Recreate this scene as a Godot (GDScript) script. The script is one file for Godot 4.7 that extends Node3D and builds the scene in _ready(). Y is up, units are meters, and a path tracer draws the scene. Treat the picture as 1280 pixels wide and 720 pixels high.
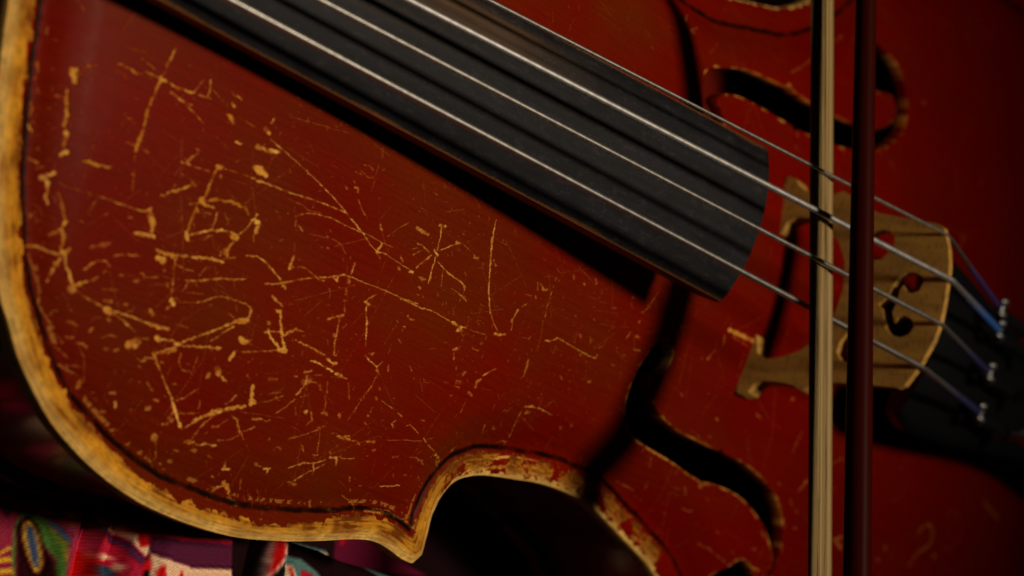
extends Node3D
# A worn red violin lying on a patterned cloth, a bow across its strings, under one lamp.
# Shapes are worked out in millimetres: x from the neck to the tailpiece, y up from the plate's edge, z to the bass side.

const LIFT := 52.0
const TEX := 2048
const X0 := -16.0
const XW := 394.0
const Z0 := -114.0
const ZW := 228.0

var half_outline := PackedVector2Array()
var outline := PackedVector2Array()
var f_bass := PackedVector2Array()
var f_treble := PackedVector2Array()
var rng := RandomNumberGenerator.new()
var noise_a := FastNoiseLite.new()
var noise_b := FastNoiseLite.new()
# fields over the plate
var pitch := 0.8
var gx := 0
var gz := 0
var gd := PackedFloat32Array()
var gh := PackedFloat32Array()
var gf := PackedFloat32Array()
# paint
var mask := PackedByteArray()
var pale := PackedByteArray()
var M := {}


func _ready() -> void:
	var cam := Camera3D.new()
	cam.name = "camera"
	var right := Vector3(0.56347, 0.79185, -0.23554)
	var up := Vector3(-0.29541, -0.07314, -0.95257)
	var back := Vector3(-0.77152, 0.60632, 0.19271)
	cam.transform = Transform3D(Basis(right, up, back), mm(Vector3(-267.74, 309.12, 121.14)))
	cam.near = 0.02
	cam.far = 20.0
	var attr := CameraAttributesPhysical.new()
	attr.frustum_focal_length = 110.4
	attr.frustum_focus_distance = 0.475
	attr.exposure_aperture = 20.0
	cam.attributes = attr
	cam.fov = 12.4048
	add_child(cam)

	var world := WorldEnvironment.new()
	world.name = "environment"
	var env := Environment.new()
	env.background_mode = Environment.BG_COLOR
	env.background_color = Color(0.034, 0.03, 0.03)
	env.tonemap_mode = Environment.TONE_MAPPER_LINEAR
	env.tonemap_exposure = 1.0
	env.sdfgi_enabled = true
	env.ssao_enabled = true
	env.ssil_enabled = true
	world.environment = env
	add_child(world)

	var lamp := SpotLight3D.new()
	lamp.name = "studio_lamp"
	lamp.light_color = Color(1.0, 0.93, 0.82)
	lamp.light_energy = 1.33
	lamp.light_size = 0.09
	lamp.spot_range = 6.0
	lamp.spot_attenuation = 2.0
	lamp.spot_angle = 12.6
	lamp.spot_angle_attenuation = 1.0
	lamp.shadow_enabled = true
	lamp.look_at_from_position(mm(Vector3(105, 1250, -130)), mm(Vector3(66, 0, 12)), Vector3(0, 0, -1))
	add_child(lamp)

	rng.seed = 20417
	noise_a.seed = 11
	noise_a.frequency = 1.0
	noise_a.fractal_octaves = 3
	noise_b.seed = 29
	noise_b.frequency = 1.0
	noise_b.fractal_octaves = 4
	make_materials()
	make_outlines()
	make_fields()

	build_table()
	build_cloth()
	build_violin()
	build_bow()


# ---------------------------------------------------------------- helpers
func mm(v: Vector3) -> Vector3:
	return Vector3(v.x, v.y + LIFT, v.z) * 0.001


func srgb(r: float, g: float, b: float) -> Color:
	return Color(r, g, b).linear_to_srgb()


func mat(called: String, c: Color, rough: float, metal := 0.0) -> StandardMaterial3D:
	var m := StandardMaterial3D.new()
	m.resource_name = called
	m.albedo_color = c
	m.roughness = rough
	m.metallic = metal
	M[called] = m
	return m


func smooth(a: float, b: float, x: float) -> float:
	var t := clampf((x - a) / (b - a), 0.0, 1.0)
	return t * t * (3.0 - 2.0 * t)


func spline(p: Array, n: int) -> PackedVector2Array:
	var out := PackedVector2Array()
	for i in p.size() - 1:
		var a: Vector2 = p[maxi(i - 1, 0)]
		var b: Vector2 = p[i]
		var c: Vector2 = p[i + 1]
		var d: Vector2 = p[mini(i + 2, p.size() - 1)]
		for k in n:
			out.append(b.cubic_interpolate(c, a, d, float(k) / n))
	out.append(p[-1])
	return out


class Shape:
	var v := PackedVector3Array()
	var n := PackedVector3Array()
	var t := PackedVector2Array()
	var f := PackedInt32Array()

	func point(p: Vector3, nn: Vector3, uv := Vector2.ZERO) -> int:
		v.append(p)
		n.append(nn)
		t.append(uv)
		return v.size() - 1

	func tri(a: int, b: int, c: int) -> void:
		f.append(a)
		f.append(b)
		f.append(c)

	func quad(a: int, b: int, c: int, d: int) -> void:
		tri(a, b, c)
		tri(a, c, d)

	# a flat-shaded four-cornered face
	func face(a: Vector3, b: Vector3, c: Vector3, d: Vector3, hint: Vector3) -> void:
		var nn := (b - a).cross(d - a).normalized()
		if nn.dot(hint) < 0.0:
			nn = -nn
		var i := point(a, nn, Vector2(0, 0))
		point(b, nn, Vector2(1, 0))
		point(c, nn, Vector2(1, 1))
		point(d, nn, Vector2(0, 1))
		quad(i, i + 1, i + 2, i + 3)

	# sections of equal point count joined into a skin; normals are averaged afterwards
	func skin(rows: Array, closed: bool, caps := false) -> void:
		var m: int = rows[0].size()
		var first := v.size()
		for r in rows.size():
			for k in m:
				point(rows[r][k], Vector3.ZERO, Vector2(float(r) / (rows.size() - 1), float(k) / (m - (0 if closed else 1))))
		var last := m if closed else m - 1
		for r in rows.size() - 1:
			for k in last:
				var k2 := (k + 1) % m
				quad(first + r * m + k, first + r * m + k2, first + (r + 1) * m + k2, first + (r + 1) * m + k)
		if caps:
			for e in 2:
				var row: Array = rows[0 if e == 0 else rows.size() - 1]
				var mid := Vector3.ZERO
				for p in row:
					mid += p
				mid /= m
				var c := point(mid, Vector3.ZERO)
				var ring := v.size()
				for p in row:
					point(p, Vector3.ZERO)
				for k in m:
					if e == 0:
						tri(c, ring + (k + 1) % m, ring + k)
					else:
						tri(c, ring + k, ring + (k + 1) % m)


func commit(called: String, s: Shape, m: Material, parent: Node, average := false, outward := Vector3.INF) -> MeshInstance3D:
	var v := s.v
	var n := s.n
	var f := s.f
	if average:
		n.fill(Vector3.ZERO)
		for i in range(0, f.size(), 3):
			var c := (v[f[i + 1]] - v[f[i]]).cross(v[f[i + 2]] - v[f[i]])
			n[f[i]] += c
			n[f[i + 1]] += c
			n[f[i + 2]] += c
		var total := 0.0
		var mid := Vector3.ZERO
		for p in v:
			mid += p
		mid /= v.size()
		if outward != Vector3.INF:
			for i in v.size():
				total += n[i].dot(outward)
		else:
			for i in v.size():
				total += n[i].dot(v[i] - mid)
		var sgn := 1.0 if total >= 0.0 else -1.0
		for i in n.size():
			n[i] = (n[i] * sgn).normalized()
	var pos := PackedVector3Array()
	pos.resize(v.size())
	for i in v.size():
		pos[i] = v[i] * 0.001
	for i in range(0, f.size(), 3):
		var a := f[i]
		var b := f[i + 1]
		var c := f[i + 2]
		if (v[b] - v[a]).cross(v[c] - v[a]).dot(n[a] + n[b] + n[c]) > 0.0:
			f[i + 1] = c
			f[i + 2] = b
	var arr := []
	arr.resize(Mesh.ARRAY_MAX)
	arr[Mesh.ARRAY_VERTEX] = pos
	arr[Mesh.ARRAY_NORMAL] = n
	arr[Mesh.ARRAY_TEX_UV] = s.t
	arr[Mesh.ARRAY_INDEX] = f
	var am := ArrayMesh.new()
	am.add_surface_from_arrays(Mesh.PRIMITIVE_TRIANGLES, arr)
	am.surface_set_material(0, m)
	var o := MeshInstance3D.new()
	o.name = called
	o.mesh = am
	parent.add_child(o, true)
	return o


func tube(points: Array, radii: Array, sides: int, s: Shape = null, squash := 1.0) -> Shape:
	if s == null:
		s = Shape.new()
	var rows := []
	for i in points.size():
		var a: Vector3 = points[maxi(i - 1, 0)]
		var b: Vector3 = points[mini(i + 1, points.size() - 1)]
		var d := (b - a).normalized()
		var u := d.cross(Vector3.UP if absf(d.y) < 0.9 else Vector3.RIGHT).normalized()
		var w := u.cross(d).normalized()
		var row := []
		for k in sides:
			var g := TAU * k / sides
			row.append(points[i] + (u * cos(g) + w * sin(g) * squash) * radii[i])
		rows.append(row)
	s.skin(rows, true, true)
	return s


func block(s: Shape, lo: Vector3, hi: Vector3) -> void:
	var p := func(x: int, y: int, z: int) -> Vector3: return Vector3([lo.x, hi.x][x], [lo.y, hi.y][y], [lo.z, hi.z][z])
	s.face(p.call(0, 0, 0), p.call(0, 1, 0), p.call(0, 1, 1), p.call(0, 0, 1), Vector3.LEFT)
	s.face(p.call(1, 0, 0), p.call(1, 1, 0), p.call(1, 1, 1), p.call(1, 0, 1), Vector3.RIGHT)
	s.face(p.call(0, 0, 0), p.call(1, 0, 0), p.call(1, 0, 1), p.call(0, 0, 1), Vector3.DOWN)
	s.face(p.call(0, 1, 0), p.call(1, 1, 0), p.call(1, 1, 1), p.call(0, 1, 1), Vector3.UP)
	s.face(p.call(0, 0, 0), p.call(1, 0, 0), p.call(1, 1, 0), p.call(0, 1, 0), Vector3.FORWARD)
	s.face(p.call(0, 0, 1), p.call(1, 0, 1), p.call(1, 1, 1), p.call(0, 1, 1), Vector3.BACK)


# ---------------------------------------------------------------- materials
func picture(w: int, h: int, data: PackedByteArray) -> ImageTexture:
	return ImageTexture.create_from_image(Image.create_from_data(w, h, false, Image.FORMAT_RGB8, data))


func noise_bytes(w: int, h: int, fx: float, octaves: int, sd: int) -> PackedByteArray:
	var n := FastNoiseLite.new()
	n.seed = sd
	n.frequency = fx
	n.fractal_octaves = octaves
	return n.get_image(w, h, false, false, false).get_data()


func make_materials() -> void:
	mat("rib varnish", srgb(0.2, 0.012, 0.004), 0.2)
	mat("ebonised wood side", srgb(0.03, 0.011, 0.004), 0.45)
	mat("black plastic", srgb(0.004, 0.004, 0.005), 0.36)
	mat("bright steel", srgb(0.86, 0.84, 0.82), 0.36, 1.0)
	mat("wound silver", srgb(0.62, 0.61, 0.63), 0.5, 1.0)
	var tarnish := noise_bytes(128, 128, 0.06, 4, 83)
	var tp := PackedByteArray()
	tp.resize(128 * 128 * 3)
	for k in 128 * 128:
		var g := int(222.0 + 33.0 * smooth(0.3, 0.62, tarnish[k] / 255.0))
		tp[k * 3] = g
		tp[k * 3 + 1] = int(g * 0.985)
		tp[k * 3 + 2] = int(g * 0.96)
	for called in ["bright steel", "wound silver"]:
		M[called].albedo_texture = picture(128, 128, tp)
		M[called].uv1_triplanar = true
		M[called].uv1_scale = Vector3(60, 60, 60)
	mat("nickel", srgb(0.3, 0.3, 0.3), 0.45, 1.0)
	mat("bow hair", srgb(0.4, 0.26, 0.075), 0.5)
	M["bow hair"].backlight_enabled = true
	M["bow hair"].backlight = srgb(0.5, 0.4, 0.22)
	mat("bow wood", srgb(0.03, 0.0025, 0.0012), 0.42)
	M["bow wood"].metallic_specular = 0.1
	mat("neck wood", srgb(0.3, 0.14, 0.05), 0.45)
	mat("dark table", srgb(0.01, 0.008, 0.007), 0.6)
	mat("violet thread", srgb(0.022, 0.012, 0.12), 0.7)
	mat("blue thread", srgb(0.025, 0.1, 0.38), 0.6)
	mat("navy thread", srgb(0.009, 0.009, 0.07), 0.7)
	# maple of the bridge: flecks and fine lines
	var w := 256
	var grain := noise_bytes(w, w, 0.05, 3, 5)
	var fleck := noise_bytes(w, w, 0.16, 2, 9)
	var px := PackedByteArray()
	px.resize(w * w * 3)
	for j in w:
		for i in w:
			var g := grain[(j / 6) * w + i] / 255.0
			var k := fleck[j * w + i / 2] / 255.0
			var a := 0.78 + 0.3 * g - (0.13 if k > 0.68 else 0.0)
			var o := (j * w + i) * 3
			px[o] = int(clampf(196 * a, 0, 255))
			px[o + 1] = int(clampf(146 * a, 0, 255))
			px[o + 2] = int(clampf(66 * a, 0, 255))
	var maple := mat("maple", Color.WHITE, 0.5)
	maple.albedo_texture = picture(w, w, px)


# ---------------------------------------------------------------- the plate's outline and arching
func make_outlines() -> void:
	var parts := [
		[Vector2(-13.5, 0), Vector2(-13, 9), Vector2(-11.2, 19.1), Vector2(-9, 30.3), Vector2(-4.5, 46), Vector2(2.6, 60.8), Vector2(6.3, 65.3), Vector2(10.7, 70.3), Vector2(16.7, 75.2), Vector2(22.8, 78.9), Vector2(33.1, 82.8), Vector2(44.5, 85.2), Vector2(57, 85.9), Vector2(68, 85.5), Vector2(77.3, 84.1), Vector2(85, 82.5), Vector2(92.6, 80.6), Vector2(97.8, 79.2), Vector2(102.9, 78.1), Vector2(107, 77.9), Vector2(110.6, 78.4), Vector2(114.6, 79.2), Vector2(117.6, 79.3)],
		[Vector2(117.6, 79.3), Vector2(119.8, 77.1)],
		[Vector2(119.8, 77.1), Vector2(119.9, 73), Vector2(119.9, 69.7), Vector2(121.2, 65.5), Vector2(123.9, 62.1), Vector2(127, 60.3), Vector2(132.3, 58.6), Vector2(140.7, 57.2), Vector2(152, 55.6), Vector2(162, 55.4), Vector2(169, 55.9), Vector2(176, 57.6), Vector2(183, 59.5), Vector2(190, 61.4), Vector2(195.5, 63.2), Vector2(203, 67), Vector2(211, 73), Vector2(218, 80), Vector2(223, 88), Vector2(225, 91.5)],
		[Vector2(225, 91.5), Vector2(228, 93)],
		[Vector2(228, 93), Vector2(234, 92.8), Vector2(243, 94.5), Vector2(255, 98.5), Vector2(272, 105), Vector2(288, 109.5), Vector2(304, 111), Vector2(320, 109), Vector2(336, 102), Vector2(349, 91), Vector2(359, 76), Vector2(366, 58), Vector2(370, 38), Vector2(372, 19), Vector2(372.5, 0)],
	]
	for p in parts:
		var c := spline(p, 5 if p.size() > 2 else 1)
		c.remove_at(c.size() - 1)
		half_outline.append_array(c)
	half_outline.append(Vector2(372.5, 0))
	outline = half_outline.duplicate()
	for i in range(half_outline.size() - 2, 0, -1):
		outline.append(Vector2(half_outline[i].x, -half_outline[i].y))
	var b := [Vector2(162.6, 29), Vector2(164.8, 27.7), Vector2(165.7, 25.7), Vector2(165.3, 23.6), Vector2(163.9, 22), Vector2(161.8, 21.5), Vector2(159.7, 22.2), Vector2(158.3, 24), Vector2(157.6, 26.5), Vector2(157.2, 29.5), Vector2(157.9, 33), Vector2(160, 36.6), Vector2(163, 39.2), Vector2(166.5, 40.7), Vector2(172, 41.6), Vector2(181.5, 42.3), Vector2(189.3, 43.2), Vector2(193.6, 43.5), Vector2(194.9, 44.5), Vector2(196.2, 43.2), Vector2(203, 43.1), Vector2(209, 43.8), Vector2(216.8, 46.3), Vector2(222, 49), Vector2(226, 52.3), Vector2(227.4, 54.6), Vector2(226, 57.6), Vector2(223.6, 57.6), Vector2(220.8, 56), Vector2(217.2, 55.2), Vector2(214.6, 57.5), Vector2(212.4, 60), Vector2(212.6, 63.5), Vector2(215.5, 66.3), Vector2(219.8, 67), Vector2(224.2, 65), Vector2(227.3, 61.2), Vector2(228.7, 57), Vector2(228.4, 53.2), Vector2(227.4, 49.6), Vector2(224.8, 45.6), Vector2(220.4, 41.7), Vector2(213.6, 38.8), Vector2(204, 36.9), Vector2(196.5, 36.6), Vector2(195, 35.7), Vector2(193.5, 36.6), Vector2(186, 36.6), Vector2(178.3, 36.4), Vector2(171.5, 35.2), Vector2(166.8, 33.4), Vector2(163.4, 31)]
	var t := [Vector2(162.2, -29.5), Vector2(164.4, -28), Vector2(165.4, -25.7), Vector2(165, -23.6), Vector2(163.6, -22), Vector2(161.5, -21.5), Vector2(159.4, -22.2), Vector2(158, -24), Vector2(157.3, -26.5), Vector2(157, -29.5), Vector2(157.7, -32.5), Vector2(160, -35.2), Vector2(163, -37), Vector2(166.6, -38.2), Vector2(175.3, -41.2), Vector2(183.7, -42.5), Vector2(192, -43.5), Vector2(194, -44.8), Vector2(196, -43.6), Vector2(201.6, -43.3), Vector2(210.7, -43.8), Vector2(218, -44.6), Vector2(225, -46), Vector2(230.2, -48.3), Vector2(234, -51), Vector2(235.6, -54), Vector2(235, -56.8), Vector2(231.8, -57.2), Vector2(228.5, -56.2), Vector2(224.6, -56.6), Vector2(221.2, -59.5), Vector2(220.4, -63.2), Vector2(222.6, -66.8), Vector2(227, -68.2), Vector2(232.6, -67), Vector2(237.2, -64.9), Vector2(240.2, -60.4), Vector2(240.5, -55.2), Vector2(237.4, -49.1), Vector2(229.4, -42.8), Vector2(220, -39.4), Vector2(211.5, -37.3), Vector2(198.5, -35.6), Vector2(196, -35.4), Vector2(194.6, -34.4), Vector2(193.2, -35.3), Vector2(189, -35.2), Vector2(177.8, -34.7), Vector2(170.2, -33.7), Vector2(165.5, -32)]
	b.append(b[0])
	t.append(t[0])
	f_bass = spline(b, 4)
	f_bass.remove_at(f_bass.size() - 1)
	f_treble = spline(t, 4)
	f_treble.remove_at(f_treble.size() - 1)


func table_value(xs: Array, ys: Array, x: float) -> float:
	if x <= xs[0]:
		return ys[0]
	for i in range(1, xs.size()):
		if x <= xs[i]:
			return lerpf(ys[i - 1], ys[i], (x - xs[i - 1]) / (xs[i] - xs[i - 1]))
	return ys[-1]


func half_width(x: float) -> float:
	return table_value([-13.5, -5, 10, 30, 57, 85, 105, 125, 160, 195, 215, 240, 304, 338, 361, 372.5], [9, 45, 69, 82, 85.8, 82, 73, 62, 56, 63, 77, 94, 111, 101, 72, 18], x)


func arch_at(x: float, z: float, d: float, w: float) -> float:
	var t := clampf(absf(z) / w, 0.0, 1.0)
	var u := clampf(absf(x - 179.0) / 193.0, 0.0, 1.0)
	var g := 15.5 * pow(1.0 - u * u * u, 0.9) * pow(1.0 - pow(t, 2.2), 1.3)
	var e := (d - 6.2) / 2.3
	var r := clampf(1.0 - d / 3.0, 0.0, 1.0)
	return g * smooth(1.0, 15.0, d) - exp(-e * e) - 1.1 * r * r


func spread(field: PackedFloat32Array, poly: PackedVector2Array, reach: float) -> PackedFloat32Array:
	var k := poly.size()
	for s in k:
		var a := poly[s]
		var b := poly[(s + 1) % k]
		var ab := b - a
		var l2 := maxf(ab.length_squared(), 1e-9)
		var i0 := maxi(0, int((minf(a.x, b.x) - reach - X0) / pitch))
		var i1 := mini(gx - 1, int((maxf(a.x, b.x) + reach - X0) / pitch) + 1)
		var j0 := maxi(0, int((minf(a.y, b.y) - reach - Z0) / pitch))
		var j1 := mini(gz - 1, int((maxf(a.y, b.y) + reach - Z0) / pitch) + 1)
		for j in range(j0, j1 + 1):
			var pz := Z0 + j * pitch - a.y
			var row := j * gx
			for i in range(i0, i1 + 1):
				var pxx := X0 + i * pitch - a.x
				var t := clampf((pxx * ab.x + pz * ab.y) / l2, 0.0, 1.0)
				var dx := pxx - ab.x * t
				var dz := pz - ab.y * t
				var q := dx * dx + dz * dz
				if q < field[row + i]:
					field[row + i] = q
	return field


func make_fields() -> void:
	gx = int(XW / pitch) + 1
	gz = int(ZW / pitch) + 1
	var n := gx * gz
	gd.resize(n)
	gd.fill(16.0 * 16.0)
	gd = spread(gd, outline, 16.0)
	gf.resize(n)
	gf.fill(16.0)
	gf = spread(gf, f_bass, 4.0)
	gf = spread(gf, f_treble, 4.0)
	gh.resize(n)
	for i in gx:
		var x := X0 + i * pitch
		var w := half_width(x)
		for j in gz:
			var z := Z0 + j * pitch
			var o := j * gx + i
			var p := Vector2(x, z)
			var d := sqrt(gd[o])
			if not Geometry2D.is_point_in_polygon(p, outline):
				d = -d
			var e := sqrt(gf[o])
			if e < 3.9 or (x > 155.0 and x < 245.0):
				if Geometry2D.is_point_in_polygon(p, f_bass) or Geometry2D.is_point_in_polygon(p, f_treble):
					e = -e
			if j > 0 and absf(d) > 2.0 and d * gd[o - gx] < 0.0:
				d = -d
			gd[o] = d
			gf[o] = minf(d, e)
			gh[o] = arch_at(x, z, maxf(d, 0.0), w)


func height(x: float, z: float) -> float:
	var u := clampf((x - X0) / pitch, 0.0, gx - 1.01)
	var v := clampf((z - Z0) / pitch, 0.0, gz - 1.01)
	var i := int(u)
	var j := int(v)
	var o := j * gx + i
	return lerpf(lerpf(gh[o], gh[o + 1], u - i), lerpf(gh[o + gx], gh[o + gx + 1], u - i), v - j)


# Triangles of the region where field > 0 on a grid; edge_out receives the boundary segments.
func cut_grid(s: Shape, field: PackedFloat32Array, nx: int, ny: int, place: Callable, edge_out: Array) -> void:
	var node := PackedInt32Array()
	node.resize(nx * ny)
	node.fill(-1)
	var cross := {}
	for j in ny - 1:
		for i in nx - 1:
			var o := j * nx + i
			var ids := [o, o + 1, o + nx + 1, o + nx]
			var inside := 0
			for k in 4:
				if field[ids[k]] > 0.0:
					inside += 1
			if inside == 0:
				continue
			var loop := PackedInt32Array()
			var outs := PackedInt32Array()
			for k in 4:
				var a: int = ids[k]
				var b: int = ids[(k + 1) % 4]
				if field[a] > 0.0:
					if node[a] < 0:
						node[a] = place.call(s, float(a % nx), float(a / nx))
					loop.append(node[a])
				if (field[a] > 0.0) != (field[b] > 0.0):
					var key := mini(a, b) * 2 + (0 if absi(a - b) == 1 else 1)
					if not cross.has(key):
						var t := field[a] / (field[a] - field[b])
						cross[key] = place.call(s, lerpf(a % nx, b % nx, t), lerpf(a / nx, b / nx, t))
					loop.append(cross[key])
					outs.append(cross[key])
			for k in range(1, loop.size() - 1):
				s.tri(loop[0], loop[k], loop[k + 1])
			if outs.size() == 2:
				edge_out.append(Vector2i(outs[0], outs[1]))
			elif outs.size() == 4:
				edge_out.append(Vector2i(outs[0], outs[1]))
				edge_out.append(Vector2i(outs[2], outs[3]))


# ---------------------------------------------------------------- painting the worn varnish
func stamp(x: float, z: float, r: float, strength: float, tone := 128) -> void:
	var sx := TEX / XW
	var sz := TEX / ZW
	var u := (x - X0) * sx
	var v := (z - Z0) * sz
	var i0 := maxi(0, int(u - r * sx))
	var i1 := mini(TEX - 1, int(u + r * sx) + 1)
	var j0 := maxi(0, int(v - r * sz))
	var j1 := mini(TEX - 1, int(v + r * sz) + 1)
	for j in range(j0, j1 + 1):
		var dz := (j - v) / sz
		for i in range(i0, i1 + 1):
			var dx := (i - u) / sx
			var q := (dx * dx + dz * dz) / (r * r)
			if q < 1.0:
				var a := int(255.0 * strength * minf(1.0, (1.0 - q) * 1.9))
				var o := j * TEX + i
				if a > mask[o]:
					mask[o] = a
					pale[o] = tone


# One scratch through the varnish: width in mm, how bare it is, and its path x, z, x, z ... in mm
func scratch(width: float, bare: float, path: Array) -> void:
	var phase := rng.randf() * 900.0
	var run := 0.0
	var r0 := width * 0.5
	var tone := clampi(int(150.0 + rng.randfn() * 38.0), 0, 255)
	for k in range(0, path.size() - 2, 2):
		var a := Vector2(path[k], path[k + 1])
		var b := Vector2(path[k + 2], path[k + 3])
		var l := a.distance_to(b)
		var steps := maxi(1, int(l / 0.11))
		for q in steps + 1:
			var p := a.lerp(b, float(q) / steps)
			var s := run + l * q / steps
			var n1 := noise_a.get_noise_2d(s * 0.7, phase)
			var n2 := noise_a.get_noise_2d(s * 0.45, phase + 77.0)
			var r := r0 * (0.8 + 0.75 * n1)
			var c := bare * clampf(0.95 + 1.5 * n2, 0.12, 1.0)
			p += Vector2(noise_a.get_noise_2d(s * 0.9, phase + 30.0), noise_a.get_noise_2d(s * 0.9, phase + 50.0)) * minf(r0 * 0.7, 0.22)
			stamp(p.x, p.y, maxf(r, 0.08), c, tone)
			if r0 > 0.28 and rng.randf() < 0.1:
				stamp(p.x + rng.randfn() * r0 * 1.3, p.y + rng.randfn() * r0 * 1.3, rng.randf_range(0.08, 0.16), c * 0.55, tone)
		run += l


func trace_scratches() -> void:
	scratch(0.88, 0.92, [1.4, 25.4, 2.2, 25.2])
	scratch(1.03, 1, [1.7, 25.4, 2.6, 27.1])
	scratch(0.41, 0.46, [2.7, 26.0, 3.5, 24.0, 4.9, 23.4])
	scratch(0.72, 0.69, [3.4, 24.0, 3.9, 23.9])
	scratch(0.64, 0.8, [1.9, 28.7, 2.7, 31.0, 3.2, 32.1, 3.5, 34.0, 4.4, 35.2, 4.4, 36.8])
	scratch(0.72, 0.92, [2.9, 31.7, 3.4, 32.5])
	scratch(0.72, 0.92, [4.0, 34.9, 4.5, 35.5])
	scratch(0.88, 0.57, [0.8, 30.0, 1.5, 29.8])
	scratch(0.56, 0.69, [-3.2, 26.1, -2.6, 27.4, -2.5, 28.6])
	scratch(0.41, 0.69, [-2.1, 32.1, -1.5, 33.1, -1.4, 34.4])
	scratch(0.56, 0.92, [-2.0, 35.1, -0.4, 36.4])
	scratch(0.41, 0.57, [13.1, 29.1, 14.0, 28.9])
	scratch(0.25, 0.34, [14.9, 29.5, 13.6, 29.4])
	scratch(0.64, 1, [17.5, 15.5, 17.0, 18.5, 16.7, 21.2, 16.4, 23.4, 16.1, 26.5, 16.5, 29.0, 16.7, 30.4, 16.4, 31.9, 16.5, 33.3])
	scratch(0.88, 1, [16.5, 20.9, 16.8, 21.6])
	scratch(0.72, 1, [16.5, 29.9, 16.5, 31.6])
	scratch(0.56, 1, [16.6, 21.1, 20.2, 21.2, 23.3, 21.0])
	scratch(0.33, 0.69, [23.3, 21.0, 26.8, 20.6])
	scratch(0.33, 0.8, [12.2, 19.5, 14.0, 19.8, 15.6, 20.3])
	scratch(0.41, 0.69, [13.5, 21.1, 16.3, 21.1])
	scratch(0.49, 0.69, [8.1, 21.8, 9.6, 21.5, 12.5, 22.0])
	scratch(0.25, 0.46, [9.7, 21.8, 15.0, 21.6])
	scratch(0.17, 0.4, [9.2, 18.8, 12.4, 18.2])
	scratch(0.41, 0.8, [19.2, 22.4, 21.5, 22.9, 23.7, 22.9])
	scratch(0.25, 0.8, [21.2, 22.9, 24.4, 23.8, 27.0, 24.8])
	scratch(0.33, 0.8, [23.4, 20.8, 24.4, 18.3])
	scratch(0.41, 0.92, [25.7, 17.8, 26.2, 19.5, 26.1, 20.4])
	scratch(0.33, 0.69, [26.1, 20.7, 26.6, 20.1])
	scratch(0.14, 0.46, [26.9, 19.2, 29.4, 20.2])
	scratch(0.72, 0.8, [31.1, 19.9, 31.9, 20.0])
	scratch(0.56, 0.69, [31.8, 18.3, 32.8, 18.5])
	scratch(1.19, 1, [31.0, 21.8, 32.0, 22.1, 32.6, 22.6])
	scratch(0.17, 0.69, [33.0, 21.4, 37.2, 21.7])
	scratch(0.41, 0.92, [40.0, 20.0, 40.4, 18.9])
	scratch(1.19, 1, [39.2, 21.2, 40.3, 21.7])
	scratch(0.56, 0.92, [34.2, 25.4, 35.4, 25.3])
	scratch(0.72, 0.8, [38.6, 24.4, 40.9, 24.3, 43.1, 23.8])
	scratch(0.17, 0.8, [40.7, 22.4, 43.4, 22.9])
	scratch(0.56, 0.69, [27.5, 29.2, 27.7, 29.2])
	scratch(0.25, 0.57, [14.4, 32.7, 16.4, 32.5, 18.9, 32.8])
	scratch(0.14, 0.34, [19.9, 28.6, 23.8, 29.2, 24.9, 31.1])
	scratch(0.25, 0.4, [29.6, 25.9, 30.6, 26.0])
	scratch(0.13, 0.34, [31.4, 26.4, 33.9, 27.0])
	scratch(0.88, 0.92, [4.6, 38.4, 5.2, 37.7])
	scratch(0.33, 0.69, [4.1, 35.6, 4.7, 37.4])
	scratch(0.56, 0.69, [0.6, 40.5, 1.9, 40.7])
	scratch(0.41, 0.46, [2.3, 41.6, 2.8, 41.1])
	scratch(0.64, 0.98, [8.1, 38.1, 9.8, 37.9, 11.9, 37.6, 13.2, 37.4])
	scratch(0.41, 0.46, [5.9, 42.4, 7.1, 42.7])
	scratch(0.88, 0.92, [3.4, 42.8, 4.2, 41.9, 4.7, 41.4])
	scratch(0.64, 0.8, [4.0, 42.6, 4.9, 44.1, 5.0, 45.2, 5.6, 46.1])
	scratch(0.56, 0.57, [6.5, 44.0, 7.6, 45.4, 8.4, 46.6, 8.9, 47.5])
	scratch(0.88, 0.92, [8.9, 48.5, 9.4, 47.8])
	scratch(0.64, 0.8, [9.1, 47.7, 9.1, 49.1, 9.8, 50.2])
	scratch(0.64, 0.8, [7.8, 50.5, 8.5, 49.8, 8.9, 49.2])
	scratch(0.25, 0.57, [7.1, 42.7, 10.2, 42.5, 12.8, 42.2])
	scratch(0.33, 0.8, [13.4, 42.2, 17.0, 42.1, 22.0, 41.8])
	scratch(0.28, 0.52, [13.0, 42.2, 12.5, 43.9, 12.3, 44.8])
	scratch(0.41, 0.46, [11.3, 46.9, 11.8, 46.9])
	scratch(0.56, 0.46, [19.6, 43.5, 20.2, 43.4])
	scratch(0.33, 0.57, [16.1, 32.5, 16.8, 34.6, 17.5, 36.8, 18.5, 39.5])
	scratch(0.56, 0.57, [17.3, 37.0, 17.8, 37.0])
	scratch(0.72, 0.92, [16.2, 31.5, 16.9, 31.5])
	scratch(0.25, 0.57, [14.3, 32.6, 16.1, 32.9])
	scratch(0.56, 0.8, [21.6, 45.4, 23.5, 45.1])
	scratch(0.25, 0.46, [3.9, 46.6, 5.1, 47.3, 5.6, 48.0])
	scratch(0.25, 0.4, [4.6, 47.9, 5.5, 49.5])
	scratch(0.33, 0.34, [6.1, 44.6, 6.8, 45.7])
	scratch(0.41, 0.46, [-1.7, 42.1, -0.2, 43.7, 1.5, 46.3, 2.1, 49.3])
	scratch(0.56, 0.57, [-1.5, 38.6, -0.6, 39.4])
	scratch(0.56, 0.98, [33.4, 30.0, 32.5, 30.4, 32.2, 32.1, 32.1, 33.8, 32.0, 35.8])
	scratch(0.88, 1, [32.1, 30.3, 33.3, 30.3])
	scratch(0.56, 0.57, [33.5, 31.5, 33.7, 31.7])
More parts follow.
